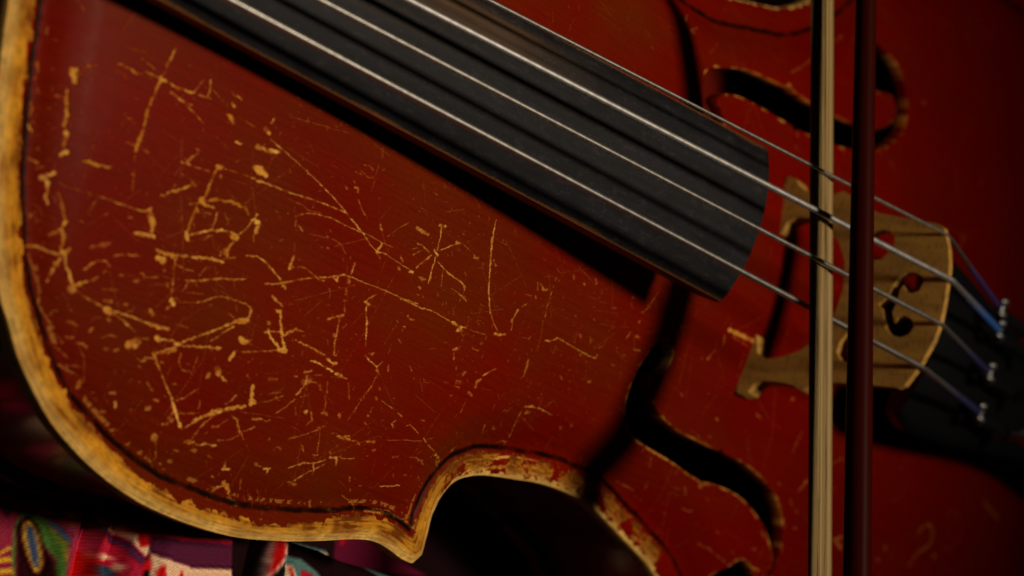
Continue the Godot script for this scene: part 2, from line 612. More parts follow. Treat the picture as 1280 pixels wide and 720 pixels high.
	scratch(0.64, 1, [29.7, 37.7, 31.1, 37.1, 32.3, 36.4, 34.1, 35.4, 36.6, 34.8, 38.7, 34.6, 40.7, 34.7, 41.8, 35.3])
	scratch(1.19, 1, [31.7, 36.4, 32.5, 36.8])
	scratch(0.56, 0.8, [32.3, 37.0, 34.6, 36.6])
	scratch(0.88, 0.8, [31.1, 37.8, 31.7, 38.3])
	scratch(0.72, 0.86, [31.1, 38.5, 31.0, 39.5, 31.0, 40.7, 31.1, 41.9, 31.4, 43.0])
	scratch(0.88, 0.8, [31.1, 42.6, 32.0, 43.2])
	scratch(0.41, 0.57, [31.7, 40.3, 32.3, 41.3])
	scratch(0.33, 0.8, [35.4, 37.3, 35.7, 38.6, 35.5, 39.4, 35.8, 40.1])
	scratch(0.22, 0.57, [36.8, 36.6, 37.7, 37.5, 38.4, 37.9])
	scratch(0.56, 0.98, [32.2, 42.1, 33.4, 41.4, 35.7, 40.2, 37.9, 39.5, 39.9, 39.2])
	scratch(1.19, 1, [40.2, 39.6, 41.2, 39.7])
	scratch(0.72, 1, [41.1, 39.5, 40.7, 40.6, 40.4, 41.9, 40.1, 42.8])
	scratch(0.41, 0.69, [40.5, 40.9, 39.0, 43.0])
	scratch(0.33, 0.8, [41.4, 38.9, 42.4, 37.6, 43.0, 36.1])
	scratch(0.72, 1, [43.5, 34.8, 43.0, 36.1])
	scratch(0.88, 1, [43.5, 35.7, 44.6, 36.1, 44.4, 37.6])
	scratch(0.41, 0.57, [44.3, 38.2, 44.7, 39.3])
	scratch(0.56, 0.69, [23.9, 38.2, 24.5, 38.2])
	scratch(0.56, 0.92, [24.9, 37.5, 26.4, 36.6, 27.5, 35.8, 28.9, 34.8])
	scratch(0.72, 0.69, [28.7, 34.4, 29.2, 34.5])
	scratch(0.41, 0.69, [25.3, 32.1, 27.0, 31.9, 25.7, 31.3])
	scratch(0.33, 0.57, [27.0, 32.0, 31.1, 31.6])
	scratch(0.56, 0.69, [26.7, 31.2, 27.8, 29.6])
	scratch(0.17, 0.34, [25.4, 33.0, 24.9, 34.5])
	scratch(0.17, 0.34, [27.7, 33.9, 28.9, 34.3])
	scratch(1.35, 1, [39.7, 27.7, 41.1, 27.9, 42.2, 28.2])
	scratch(0.22, 0.52, [33.5, 30.2, 37.2, 29.8, 39.9, 29.6])
	scratch(0.33, 0.69, [39.9, 29.6, 42.8, 29.5, 46.3, 29.3])
	scratch(0.17, 0.4, [35.9, 31.3, 39.6, 30.9])
	scratch(0.22, 0.57, [35.6, 28.4, 36.3, 27.6])
	scratch(0.13, 0.34, [42.5, 28.2, 42.6, 26.2, 42.4, 24.3])
	scratch(0.64, 0.69, [22.2, 41.6, 22.8, 40.9, 23.4, 41.7])
	scratch(1.19, 0.98, [23.2, 42.0, 24.3, 42.8, 24.5, 44.1])
	scratch(0.72, 0.92, [21.9, 45.4, 24.0, 44.9, 25.4, 44.8])
	scratch(0.41, 0.69, [20.3, 41.9, 22.2, 41.6])
	scratch(0.41, 0.8, [26.5, 46.6, 28.3, 46.5])
	scratch(0.25, 0.4, [33.9, 42.4, 35.5, 41.1])
	scratch(0.56, 0.46, [33.1, 38.1, 34.2, 37.8])
	scratch(0.25, 0.92, [42.4, 22.9, 45.0, 23.3, 46.0, 23.6, 48.6, 24.2, 50.5, 24.7, 53.7, 25.5, 58.1, 26.8, 61.5, 27.9, 66.4, 29.9, 67.8, 30.1])
	scratch(0.33, 1, [50.4, 24.4, 51.0, 24.9])
	scratch(0.35, 0.86, [40.9, 29.8, 45.3, 29.3, 48.8, 29.2, 52.8, 28.7, 56.9, 28.4, 61.9, 28.1])
	scratch(0.25, 0.86, [51.3, 32.5, 52.0, 32.0, 53.9, 31.0, 56.1, 30.5, 59.1, 30.1, 62.9, 30.2, 67.1, 30.1])
	scratch(0.33, 0.57, [51.6, 32.4, 52.2, 34.2])
	scratch(0.25, 0.46, [48.7, 30.2, 50.8, 30.2, 52.3, 30.2, 53.7, 30.6, 56.5, 30.1])
	scratch(0.33, 0.57, [52.7, 33.6, 54.1, 34.2])
	scratch(0.41, 0.57, [59.7, 31.9, 60.1, 32.2])
	scratch(1.19, 1, [40.1, 28.1, 41.5, 27.9, 42.4, 28.3])
	scratch(0.72, 0.69, [38.6, 24.7, 40.3, 24.6, 42.4, 24.2, 43.9, 23.6])
	scratch(0.56, 0.57, [59.9, 24.1, 60.3, 24.4])
	scratch(0.56, 0.69, [61.9, 23.6, 62.7, 23.5, 63.0, 24.0])
	scratch(0.17, 0.57, [63.7, 25.1, 65.3, 26.4, 67.1, 27.4])
	scratch(0.41, 0.57, [61.2, 22.7, 61.6, 22.8])
	scratch(0.41, 0.52, [62.1, 20.5, 64.2, 20.9, 65.4, 20.6])
	scratch(0.41, 0.46, [62.5, 19.2, 63.7, 19.0, 64.8, 19.3])
	scratch(0.41, 0.46, [61.1, 21.0, 62.7, 21.0])
	scratch(0.33, 0.46, [66.9, 18.8, 67.3, 18.4])
	scratch(0.56, 0.69, [70.4, 27.4, 71.4, 28.2])
	scratch(0.88, 1, [43.8, 36.0, 44.7, 35.9, 44.5, 37.3])
	scratch(0.14, 0.29, [49.3, 20.3, 50.7, 21.4])
	scratch(0.13, 0.29, [55.8, 21.8, 57.0, 21.8])
	scratch(0.41, 1, [85.4, 23.0, 85.9, 24.7, 86.2, 27.0, 86.6, 28.9, 86.8, 30.9, 87.1, 32.9])
	scratch(0.72, 0.8, [84.7, 22.9, 86.2, 22.4])
	scratch(0.72, 1, [85.6, 27.2, 86.8, 27.7])
	scratch(0.33, 0.92, [86.8, 26.9, 88.8, 25.5, 91.2, 24.0])
	scratch(0.56, 0.69, [90.4, 24.1, 91.6, 23.9])
	scratch(0.25, 0.69, [92.3, 23.9, 94.7, 24.3, 96.4, 24.8])
	scratch(0.64, 0.69, [96.1, 25.1, 97.4, 24.9])
	scratch(0.33, 0.92, [80.9, 27.5, 82.4, 27.4, 84.5, 28.0])
	scratch(0.33, 0.69, [80.8, 29.6, 82.3, 28.4])
	scratch(0.49, 0.69, [82.8, 31.3, 83.9, 29.8, 85.3, 28.2])
	scratch(0.33, 0.92, [87.2, 28.7, 89.7, 29.4, 92.2, 29.8, 96.1, 30.3])
	scratch(0.41, 0.57, [96.1, 30.3, 96.9, 30.4, 97.0, 31.2])
	scratch(0.22, 0.46, [94.0, 31.9, 96.1, 32.1, 98.7, 32.8])
	scratch(0.41, 0.57, [95.9, 32.2, 97.2, 32.3])
	scratch(0.17, 0.46, [89.6, 29.7, 90.7, 32.6])
	scratch(0.56, 0.57, [84.3, 32.7, 86.0, 32.6])
	scratch(0.56, 0.57, [84.9, 32.7, 85.4, 33.1])
	scratch(0.41, 0.57, [85.0, 34.3, 85.7, 34.3])
	scratch(0.41, 0.46, [85.3, 35.5, 86.0, 35.6])
	scratch(0.88, 0.63, [79.4, 25.1, 81.0, 25.2, 82.8, 25.2])
	scratch(0.25, 0.8, [73.2, 28.8, 74.9, 26.8, 77.1, 24.8])
	scratch(0.56, 0.63, [70.5, 27.1, 71.1, 28.1])
	scratch(0.25, 0.98, [63.8, 28.7, 66.9, 29.9, 70.2, 31.4, 72.1, 31.9])
	scratch(0.22, 0.8, [64.6, 30.1, 68.6, 29.9, 72.4, 30.1, 75.3, 30.0])
	scratch(0.56, 0.8, [72.1, 30.2, 72.8, 30.1])
	scratch(0.56, 0.98, [71.9, 31.8, 72.5, 30.6])
	scratch(0.64, 0.98, [72.1, 31.9, 74.3, 31.6])
	scratch(0.25, 0.8, [74.3, 31.6, 78.1, 32.0, 82.3, 32.3])
	scratch(0.72, 0.8, [81.5, 32.5, 82.4, 32.5])
	scratch(0.56, 0.57, [72.4, 32.1, 73.4, 32.8])
	scratch(0.56, 0.52, [78.0, 30.9, 78.9, 31.4])
	scratch(0.64, 0.52, [78.4, 32.7, 78.9, 32.9])
	scratch(0.44, 1, [98.6, 17.1, 99.1, 19.5, 99.5, 20.5, 100.2, 22.7, 100.9, 24.3, 102.0, 26.4, 102.9, 28.2, 104.4, 30.4, 105.3, 31.4])
	scratch(0.56, 1, [99.1, 20.3, 101.2, 24.8])
	scratch(0.56, 0.57, [101.6, 23.8, 102.8, 24.6])
	scratch(0.17, 0.46, [100.0, 20.2, 103.5, 20.3])
	scratch(0.25, 0.46, [95.1, 28.2, 96.2, 28.8, 96.2, 29.7])
	scratch(0.28, 0.8, [68.7, 37.7, 72.0, 37.7, 76.9, 37.3, 81.3, 37.3, 83.9, 37.2, 86.5, 37.0])
	scratch(0.41, 0.8, [73.8, 40.7, 74.5, 39.8, 75.9, 38.5])
	scratch(0.13, 0.34, [89.0, 26.7, 89.7, 27.0])
	scratch(0.13, 0.34, [90.0, 26.0, 90.6, 26.7])
	scratch(0.13, 0.34, [91.0, 24.5, 91.9, 25.1])
	scratch(0.25, 0.46, [63.7, 25.2, 65.2, 26.5, 66.8, 27.4])
	scratch(0.41, 0.52, [80.5, 18.1, 81.8, 18.1])
	scratch(0.64, 0.98, [9.5, 49.6, 10.0, 50.3, 10.3, 51.9])
	scratch(1.03, 1, [10.4, 52.3, 11.1, 52.5])
	scratch(0.56, 0.8, [11.6, 51.6, 11.0, 52.5])
	scratch(0.49, 0.69, [5.0, 53.4, 7.0, 52.8, 8.5, 53.0, 10.4, 52.9])
	scratch(0.88, 0.57, [5.3, 53.3, 6.2, 52.9])
	scratch(0.64, 0.92, [11.2, 52.7, 12.1, 54.1, 13.5, 55.4, 14.3, 56.3, 15.0, 56.7])
	scratch(0.56, 0.75, [10.8, 53.3, 10.5, 54.6, 10.4, 56.0, 10.5, 57.4])
	scratch(0.72, 0.69, [10.3, 54.4, 10.8, 54.6])
	scratch(1.35, 0.86, [14.6, 57.2, 15.4, 57.2])
	scratch(0.88, 0.92, [15.1, 56.4, 16.7, 55.3])
	scratch(0.56, 0.69, [17.2, 55.0, 18.1, 54.1])
	scratch(0.41, 0.57, [18.9, 53.1, 19.1, 52.6])
	scratch(0.49, 0.8, [15.4, 53.7, 16.2, 52.4, 17.2, 51.6, 18.5, 51.3, 19.5, 51.7])
	scratch(0.41, 0.63, [19.6, 50.0, 21.5, 49.1, 24.1, 48.6])
	scratch(0.72, 0.4, [14.8, 50.1, 17.4, 48.9, 18.0, 48.4])
	scratch(0.33, 0.75, [15.6, 57.3, 17.6, 57.7, 20.0, 58.0, 21.5, 58.2])
	scratch(1.19, 0.92, [21.8, 58.2, 22.7, 58.6])
	scratch(0.72, 0.69, [20.7, 57.1, 22.3, 56.9])
	scratch(0.72, 0.46, [22.7, 59.5, 23.3, 59.8])
	scratch(0.41, 0.86, [23.5, 58.1, 26.3, 57.9, 29.8, 58.0, 33.3, 58.1])
	scratch(0.33, 0.63, [22.8, 58.4, 25.6, 58.8, 28.7, 59.9])
	scratch(0.56, 0.52, [24.8, 56.6, 25.3, 56.5])
	scratch(0.72, 0.69, [29.9, 55.8, 30.7, 56.5])
	scratch(0.56, 0.63, [25.5, 51.0, 26.5, 51.2])
	scratch(0.41, 0.57, [26.5, 51.3, 28.8, 50.6])
	scratch(0.56, 0.57, [24.8, 52.5, 25.6, 52.3])
	scratch(0.41, 0.46, [19.7, 55.6, 22.5, 54.8])
	scratch(0.72, 0.98, [21.8, 45.6, 23.9, 45.0, 25.6, 45.1])
	scratch(0.41, 0.69, [7.9, 50.5, 8.8, 49.8])
	scratch(0.41, 0.4, [12.8, 59.1, 13.2, 59.1])
	scratch(0.33, 0.46, [13.5, 62.1, 13.5, 61.3, 14.1, 61.0])
	scratch(0.33, 0.46, [15.8, 60.2, 16.4, 60.4])
	scratch(0.41, 0.4, [16.4, 62.0, 18.3, 62.2])
	scratch(0.72, 0.57, [20.8, 62.2, 21.0, 61.9])
	scratch(0.41, 0.57, [5.9, 54.1, 7.8, 56.2, 9.7, 58.4, 11.1, 61.2, 12.7, 62.3, 14.0, 63.1])
	scratch(0.41, 0.46, [21.9, 52.4, 22.4, 52.4])
	scratch(0.88, 0.98, [26.9, 46.6, 28.3, 46.7, 29.9, 46.3, 31.0, 46.3])
	scratch(1.50, 0.92, [27.6, 47.7, 28.5, 47.8])
	scratch(1.35, 1, [30.1, 46.4, 30.8, 46.7])
	scratch(0.49, 0.92, [31.0, 46.1, 33.5, 45.5, 35.4, 45.0, 37.7, 44.5, 40.4, 44.2])
	scratch(0.72, 0.98, [33.9, 45.6, 36.6, 44.7])
	scratch(0.56, 0.92, [37.7, 44.4, 40.4, 44.2])
	scratch(0.41, 0.86, [40.2, 43.7, 42.3, 42.8])
	scratch(0.56, 1, [30.8, 46.9, 31.4, 48.8, 32.1, 50.5, 32.7, 52.3, 33.4, 53.2])
	scratch(1.03, 0.92, [33.1, 53.3, 33.9, 53.6])
	scratch(0.56, 0.57, [33.0, 54.7, 33.6, 53.6])
	scratch(0.72, 0.46, [29.4, 49.1, 29.8, 49.3])
	scratch(0.88, 0.46, [30.8, 50.9, 31.3, 51.3])
	scratch(0.56, 0.52, [33.7, 52.6, 34.1, 52.5])
	scratch(0.41, 0.63, [31.4, 47.6, 33.7, 47.7, 35.1, 47.5])
	scratch(0.33, 0.57, [37.5, 45.9, 37.0, 46.9, 36.5, 47.8])
	scratch(0.41, 0.86, [34.5, 49.3, 36.7, 48.7, 39.0, 47.7, 42.0, 46.5, 43.7, 46.2, 46.2, 45.3])
	scratch(0.41, 0.57, [35.1, 49.3, 34.9, 50.4, 34.5, 51.2])
	scratch(0.25, 0.46, [35.8, 48.8, 37.2, 49.6])
	scratch(0.25, 0.46, [35.4, 51.1, 38.8, 50.3])
	scratch(0.41, 0.86, [38.4, 51.9, 39.6, 51.2, 41.3, 50.1, 42.9, 49.4, 45.4, 49.2, 47.9, 49.0, 49.8, 49.4])
	scratch(0.17, 0.4, [34.3, 53.1, 38.7, 51.8])
	scratch(0.72, 0.8, [49.8, 49.8, 49.9, 50.5, 49.7, 51.3])
	scratch(1.03, 1, [47.4, 52.4, 49.9, 51.4])
	scratch(0.56, 0.92, [47.5, 52.5, 45.8, 53.6, 44.4, 54.7, 43.5, 55.3])
	scratch(0.33, 0.69, [47.6, 53.2, 45.8, 54.8])
	scratch(0.25, 0.57, [45.5, 51.6, 46.9, 51.9])
	scratch(0.17, 0.4, [43.8, 46.3, 45.3, 48.2])
	scratch(0.25, 0.46, [46.3, 49.9, 47.0, 50.7])
	scratch(0.44, 0.86, [44.4, 41.8, 46.7, 41.1, 48.9, 41.5, 50.6, 42.1, 52.3, 42.8, 53.3, 43.1])
	scratch(0.41, 0.92, [50.4, 44.7, 52.7, 44.1, 55.0, 42.9])
	scratch(0.56, 0.8, [54.2, 43.9, 55.0, 44.1])
	scratch(0.41, 0.69, [52.6, 46.2, 54.4, 46.7, 56.0, 47.1])
	scratch(0.56, 0.98, [55.0, 48.1, 55.8, 47.9, 56.6, 49.1, 57.7, 50.6])
	scratch(0.56, 0.8, [30.2, 57.9, 32.7, 57.8, 35.1, 57.6])
	scratch(0.33, 0.69, [26.4, 51.4, 28.7, 50.7])
	scratch(0.88, 0.52, [30.1, 56.0, 30.6, 56.3])
	scratch(0.33, 0.4, [36.0, 56.4, 38.8, 56.2])
	scratch(1.03, 0.92, [31.0, 42.2, 31.7, 43.2])
	scratch(0.56, 0.57, [32.4, 42.0, 33.9, 41.2])
	scratch(0.33, 0.46, [34.7, 42.2, 36.0, 41.0])
	scratch(1.19, 1, [39.8, 39.7, 41.2, 40.0])
	scratch(0.56, 0.92, [40.8, 40.4, 40.3, 42.0, 39.1, 43.5])
	scratch(0.56, 0.8, [40.6, 41.7, 40.5, 42.9])
	scratch(0.41, 0.46, [44.5, 38.6, 44.9, 39.2])
	scratch(0.72, 0.57, [54.2, 50.4, 54.7, 50.5])
	scratch(0.41, 0.57, [54.8, 51.7, 55.4, 52.0])
	scratch(0.41, 0.98, [51.9, 44.4, 54.1, 43.4, 57.4, 41.7, 60.5, 40.4, 63.9, 39.2, 66.5, 37.9, 68.6, 37.8])
	scratch(0.25, 0.75, [68.6, 37.8, 71.2, 37.7, 74.9, 37.5, 79.1, 37.4, 81.9, 37.4, 86.3, 37.4])
	scratch(0.56, 0.86, [64.2, 39.1, 65.5, 39.4, 65.5, 38.9])
	scratch(0.41, 0.69, [60.5, 40.4, 62.7, 40.3])
	scratch(0.41, 0.57, [55.8, 40.0, 57.3, 39.6, 60.5, 40.2])
	scratch(0.72, 0.75, [54.3, 38.6, 54.0, 39.7, 54.3, 40.9])
	scratch(0.56, 0.69, [54.2, 41.0, 54.9, 40.4])
	scratch(0.25, 0.4, [53.0, 36.3, 53.6, 37.1, 54.1, 38.4])
	scratch(0.41, 0.86, [50.7, 42.1, 52.4, 42.7, 53.3, 43.2])
	scratch(0.72, 0.63, [54.5, 43.8, 55.0, 44.1])
	scratch(0.41, 0.69, [52.9, 46.1, 54.5, 46.6, 56.1, 47.0])
	scratch(0.64, 0.98, [55.0, 48.1, 55.9, 48.1, 56.9, 49.6, 58.0, 51.2])
	scratch(0.56, 0.69, [59.1, 50.9, 60.8, 49.5])
	scratch(0.41, 0.57, [60.8, 49.6, 62.6, 49.5])
	scratch(0.56, 0.69, [67.9, 35.2, 68.1, 36.4, 68.2, 37.4])
	scratch(0.72, 0.57, [68.0, 38.2, 68.4, 38.6])
	scratch(0.56, 0.57, [68.4, 39.9, 68.7, 40.8])
	scratch(0.72, 0.57, [68.9, 42.0, 69.4, 41.7])
	scratch(0.41, 0.46, [69.3, 42.4, 70.1, 43.5])
	scratch(0.72, 0.75, [67.1, 45.9, 68.7, 44.9, 70.2, 44.2])
	scratch(0.41, 0.52, [69.6, 45.1, 70.6, 47.4])
	scratch(0.33, 0.52, [61.0, 33.2, 63.3, 33.4, 65.4, 34.7])
	scratch(0.13, 0.34, [55.5, 34.2, 60.1, 33.4])
	scratch(0.33, 0.8, [73.7, 40.6, 74.4, 39.8, 75.9, 38.4])
	scratch(0.56, 0.86, [73.9, 40.6, 75.0, 40.8])
	scratch(0.33, 0.57, [75.0, 40.8, 76.8, 40.6])
	scratch(0.49, 0.86, [74.5, 41.0, 75.3, 42.6, 76.3, 43.6, 77.2, 45.4])
	scratch(0.56, 0.46, [66.6, 40.3, 66.9, 40.3])
	scratch(0.41, 0.46, [60.6, 34.9, 60.9, 35.0])
	scratch(0.41, 0.46, [85.2, 39.8, 85.4, 39.5])
	scratch(0.33, 0.46, [86.3, 40.2, 87.3, 39.8])
	scratch(0.41, 0.46, [85.2, 41.7, 85.8, 41.6])
	scratch(0.41, 0.4, [83.1, 41.3, 83.6, 41.4])
	scratch(0.25, 0.34, [83.3, 39.6, 83.8, 39.6])
	scratch(0.41, 0.57, [71.3, 46.4, 71.7, 45.5])
	scratch(0.56, 0.34, [82.9, 42.9, 83.1, 42.6])
	scratch(0.41, 0.63, [22.0, 58.8, 24.1, 58.6, 26.2, 59.2, 27.2, 59.5, 28.8, 59.9])
	scratch(0.41, 0.8, [25.0, 58.1, 27.9, 58.0, 31.5, 58.1, 34.5, 57.7])
	scratch(0.72, 0.69, [32.1, 57.9, 34.8, 57.7])
	scratch(0.72, 0.52, [22.9, 59.6, 23.6, 59.7])
	scratch(0.72, 0.57, [20.8, 62.5, 20.9, 62.0])
	scratch(0.41, 0.52, [23.2, 62.6, 24.6, 61.8, 25.7, 61.7])
	scratch(1.50, 0.92, [28.6, 62.2, 29.9, 60.9])
	scratch(1.03, 0.86, [29.8, 62.1, 30.4, 61.3])
	scratch(0.41, 0.57, [30.1, 60.7, 31.7, 60.2])
	scratch(0.56, 0.46, [24.6, 64.1, 25.1, 64.1])
	scratch(0.56, 0.57, [26.4, 63.8, 27.0, 63.5])
	scratch(0.88, 0.92, [33.1, 59.5, 34.0, 59.7])
	scratch(0.49, 0.8, [33.9, 59.6, 37.1, 59.0])
	scratch(0.72, 0.8, [34.1, 62.2, 35.9, 61.4, 38.1, 60.2])
	scratch(0.41, 0.69, [34.1, 62.7, 32.0, 64.1])
	scratch(0.41, 0.86, [34.2, 62.7, 36.0, 63.8, 38.1, 65.4, 40.3, 67.0, 41.5, 67.8])
	scratch(0.41, 0.57, [32.0, 64.8, 32.4, 64.9])
	scratch(0.41, 0.46, [36.1, 63.0, 36.7, 62.9])
	scratch(0.56, 0.63, [19.5, 64.7, 20.5, 64.6, 21.4, 64.7])
	scratch(0.25, 0.46, [20.1, 65.1, 22.0, 66.6, 23.0, 68.5, 23.8, 69.9, 23.5, 71.2])
	scratch(0.41, 0.46, [15.0, 64.4, 16.8, 65.0, 17.4, 65.4])
	scratch(0.56, 0.4, [17.5, 64.3, 18.5, 64.2])
	scratch(0.41, 0.46, [17.4, 66.5, 19.6, 67.4])
	scratch(0.41, 0.63, [17.7, 68.7, 20.1, 69.0, 22.4, 69.4])
	scratch(0.41, 0.46, [19.5, 68.4, 22.6, 67.9])
	scratch(0.88, 0.46, [23.3, 70.1, 23.4, 71.0])
	scratch(0.72, 0.52, [29.1, 70.2, 29.9, 70.2])
	scratch(0.56, 0.86, [30.9, 71.3, 31.5, 72.2])
	scratch(0.41, 0.46, [26.2, 71.1, 26.6, 71.1])
	scratch(0.72, 0.46, [29.6, 73.4, 30.2, 73.3])
	scratch(0.72, 0.57, [37.1, 70.8, 37.7, 70.5])
	scratch(0.56, 0.57, [37.8, 68.9, 38.8, 68.8])
	scratch(0.41, 0.52, [35.0, 66.8, 36.8, 67.7])
	scratch(0.41, 0.52, [40.1, 65.5, 40.8, 65.3])
	scratch(0.72, 0.86, [42.2, 68.8, 43.4, 69.6])
	scratch(0.25, 0.34, [27.9, 66.5, 28.4, 67.3])
	scratch(0.25, 0.34, [34.1, 70.4, 34.5, 70.6])
	scratch(0.41, 0.4, [16.4, 62.2, 17.5, 61.9])
	scratch(0.41, 0.34, [13.8, 62.9, 14.9, 63.7, 14.9, 64.7])
	scratch(0.56, 0.92, [47.5, 52.5, 45.9, 53.7, 43.8, 55.2, 42.1, 56.3, 40.2, 57.6, 38.6, 58.7])
	scratch(0.41, 0.8, [47.6, 53.3, 45.9, 54.9, 44.3, 56.8])
	scratch(0.88, 0.92, [37.3, 59.4, 38.5, 59.2])
	scratch(0.56, 0.86, [38.9, 59.3, 41.4, 58.6, 43.9, 57.9, 46.9, 57.3])
	scratch(0.88, 0.86, [45.2, 57.7, 46.6, 57.4])
	scratch(0.56, 0.75, [37.6, 59.8, 35.7, 61.1, 33.8, 62.2])
	scratch(0.88, 0.8, [33.4, 59.7, 33.8, 59.9])
	scratch(0.41, 0.69, [33.7, 59.7, 36.5, 59.1])
	scratch(0.72, 0.69, [33.8, 62.1, 34.6, 62.0])
	scratch(0.41, 0.86, [34.3, 62.3, 35.8, 63.6, 38.1, 65.3, 40.5, 67.3, 42.6, 68.9, 44.4, 70.4])
	scratch(0.72, 0.92, [41.8, 68.4, 44.2, 70.2])
	scratch(0.41, 0.52, [32.5, 63.3, 34.4, 62.7])
	scratch(0.41, 0.63, [39.3, 60.4, 39.5, 61.8, 40.7, 62.8, 41.8, 62.8])
	scratch(0.41, 0.57, [42.9, 60.0, 43.0, 61.2, 43.0, 62.9])
	scratch(1.19, 0.98, [49.8, 54.5, 50.9, 55.0, 51.9, 54.7])
	scratch(1.03, 0.92, [49.9, 57.3, 49.6, 58.0, 49.6, 58.5])
	scratch(1.19, 0.8, [47.9, 60.7, 48.8, 61.2])
	scratch(0.72, 0.86, [49.1, 61.6, 51.0, 61.9])
	scratch(0.88, 0.57, [46.8, 61.8, 46.4, 62.7])
	scratch(0.41, 0.69, [51.2, 56.6, 54.4, 55.6, 58.7, 54.1])
	scratch(0.56, 0.98, [54.9, 51.5, 55.9, 52.4, 57.8, 53.3, 59.1, 53.9])
	scratch(1.19, 1, [59.1, 53.9, 60.6, 53.6])
	scratch(0.64, 0.98, [56.6, 49.4, 58.0, 50.9, 59.9, 53.2])
	scratch(0.41, 0.8, [54.4, 52.2, 55.5, 51.6, 57.3, 51.2])
	scratch(0.41, 0.69, [58.4, 51.5, 59.6, 50.9])
	scratch(0.88, 0.98, [56.8, 61.1, 57.4, 62.4, 58.1, 63.8])
	scratch(1.19, 0.98, [57.5, 63.4, 58.9, 63.5])
	scratch(0.56, 0.57, [54.6, 59.8, 55.7, 60.2])
	scratch(0.72, 0.34, [59.6, 59.0, 61.5, 58.6])
	scratch(0.56, 0.98, [47.6, 69.8, 49.2, 68.5, 51.6, 67.0, 54.2, 65.6, 56.8, 64.6])
	scratch(1.03, 1, [50.6, 67.5, 51.9, 66.9])
	scratch(0.41, 0.57, [42.5, 67.7, 43.8, 66.8, 45.0, 65.5, 45.8, 64.8])
	scratch(0.41, 0.69, [47.2, 66.4, 47.8, 67.7])
	scratch(0.41, 0.57, [44.1, 69.5, 45.8, 69.1, 48.1, 68.3])
	scratch(0.41, 0.63, [52.8, 65.5, 53.7, 64.3, 54.2, 63.4])
	scratch(0.33, 0.69, [59.7, 63.2, 61.5, 62.5, 64.4, 60.7])
	scratch(0.25, 0.4, [61.1, 61.3, 62.9, 60.1, 63.9, 59.3])
	scratch(0.17, 0.52, [64.6, 63.8, 66.6, 61.9])
	scratch(0.72, 0.57, [42.5, 70.7, 42.7, 69.9])
	scratch(0.56, 0.52, [35.1, 66.9, 35.7, 67.1])
	scratch(0.56, 0.46, [38.0, 68.9, 38.7, 68.9])
	scratch(0.56, 0.52, [37.1, 70.7, 37.7, 70.7])
	scratch(0.41, 0.4, [39.8, 65.6, 40.7, 65.4])
	scratch(0.25, 0.34, [45.9, 58.4, 46.6, 59.4])
	scratch(0.41, 0.46, [55.1, 66.9, 56.9, 67.2])
	scratch(0.41, 0.57, [59.8, 66.1, 62.3, 65.4])
	scratch(0.64, 0.98, [56.7, 49.3, 57.6, 50.6, 58.8, 52.0, 60.2, 53.3])
	scratch(1.19, 1, [59.0, 53.8, 60.7, 53.6])
	scratch(0.56, 0.92, [56.6, 52.7, 58.8, 53.5])
	scratch(0.41, 0.8, [55.9, 51.5, 57.7, 51.0])
	scratch(0.41, 0.8, [59.0, 51.3, 60.2, 50.3, 60.9, 49.4])
	scratch(0.41, 0.57, [61.3, 49.7, 62.8, 49.5])
	scratch(0.49, 0.86, [61.9, 51.3, 64.1, 51.4, 66.3, 51.4, 68.8, 51.7, 69.8, 51.7])
	scratch(0.49, 0.86, [67.0, 53.5, 68.7, 53.3, 71.5, 53.5, 73.6, 53.7])
	scratch(0.64, 0.86, [74.0, 53.7, 76.0, 53.8, 77.2, 53.8])
	scratch(0.64, 0.8, [70.6, 52.0, 71.9, 52.4, 73.1, 52.2])
	scratch(0.41, 0.69, [69.8, 46.1, 70.4, 47.7, 70.8, 49.1, 71.9, 51.1])
	scratch(0.72, 0.57, [69.7, 48.0, 70.6, 47.9])
	scratch(0.56, 0.57, [71.6, 51.0, 72.4, 51.0])
	scratch(0.41, 0.86, [76.0, 43.4, 77.0, 45.2, 78.3, 47.4])
	scratch(0.49, 0.8, [79.1, 48.9, 80.9, 49.5, 83.2, 49.9])
	scratch(0.25, 0.63, [83.2, 49.9, 84.0, 48.7])
	scratch(0.72, 0.57, [80.4, 48.4, 81.0, 48.0])
	scratch(0.56, 0.57, [83.5, 50.3, 84.3, 50.9])
	scratch(0.33, 0.57, [84.0, 51.2, 84.2, 53.6])
	scratch(0.49, 0.69, [84.0, 53.3, 83.2, 55.5, 82.7, 56.1])
	scratch(0.25, 0.63, [83.1, 56.0, 82.7, 57.7, 82.1, 60.2])
	scratch(0.72, 0.57, [86.1, 53.0, 86.5, 53.3])
	scratch(0.56, 0.57, [85.8, 48.9, 86.4, 49.7])
	scratch(0.25, 0.4, [84.3, 45.3, 84.4, 46.9])
	scratch(0.56, 0.63, [86.2, 54.8, 86.9, 54.9])
	scratch(0.25, 0.63, [88.2, 54.8, 90.2, 55.1, 92.7, 55.3])
	scratch(0.33, 0.63, [94.3, 55.6, 95.9, 55.8])
	scratch(0.41, 0.46, [86.9, 56.5, 86.7, 57.4])
	scratch(0.56, 0.46, [86.5, 58.2, 86.9, 58.2])
	scratch(1.19, 0.63, [67.7, 57.2, 69.0, 56.6])
	scratch(0.72, 0.75, [67.9, 56.1, 68.3, 57.3, 67.8, 58.7, 67.3, 59.7])
	scratch(0.56, 0.57, [66.9, 55.7, 68.3, 55.0])
	scratch(0.41, 0.57, [66.5, 61.3, 67.4, 60.5])
	scratch(0.25, 0.57, [67.5, 60.6, 66.2, 62.0, 64.5, 63.9])
	scratch(0.41, 0.46, [69.5, 56.7, 70.8, 56.5])
	scratch(0.41, 0.57, [62.4, 61.9, 64.2, 60.8])
	scratch(0.33, 0.46, [61.8, 61.0, 63.6, 60.3])
	scratch(0.56, 0.52, [74.2, 58.0, 75.1, 59.0, 75.5, 60.4])
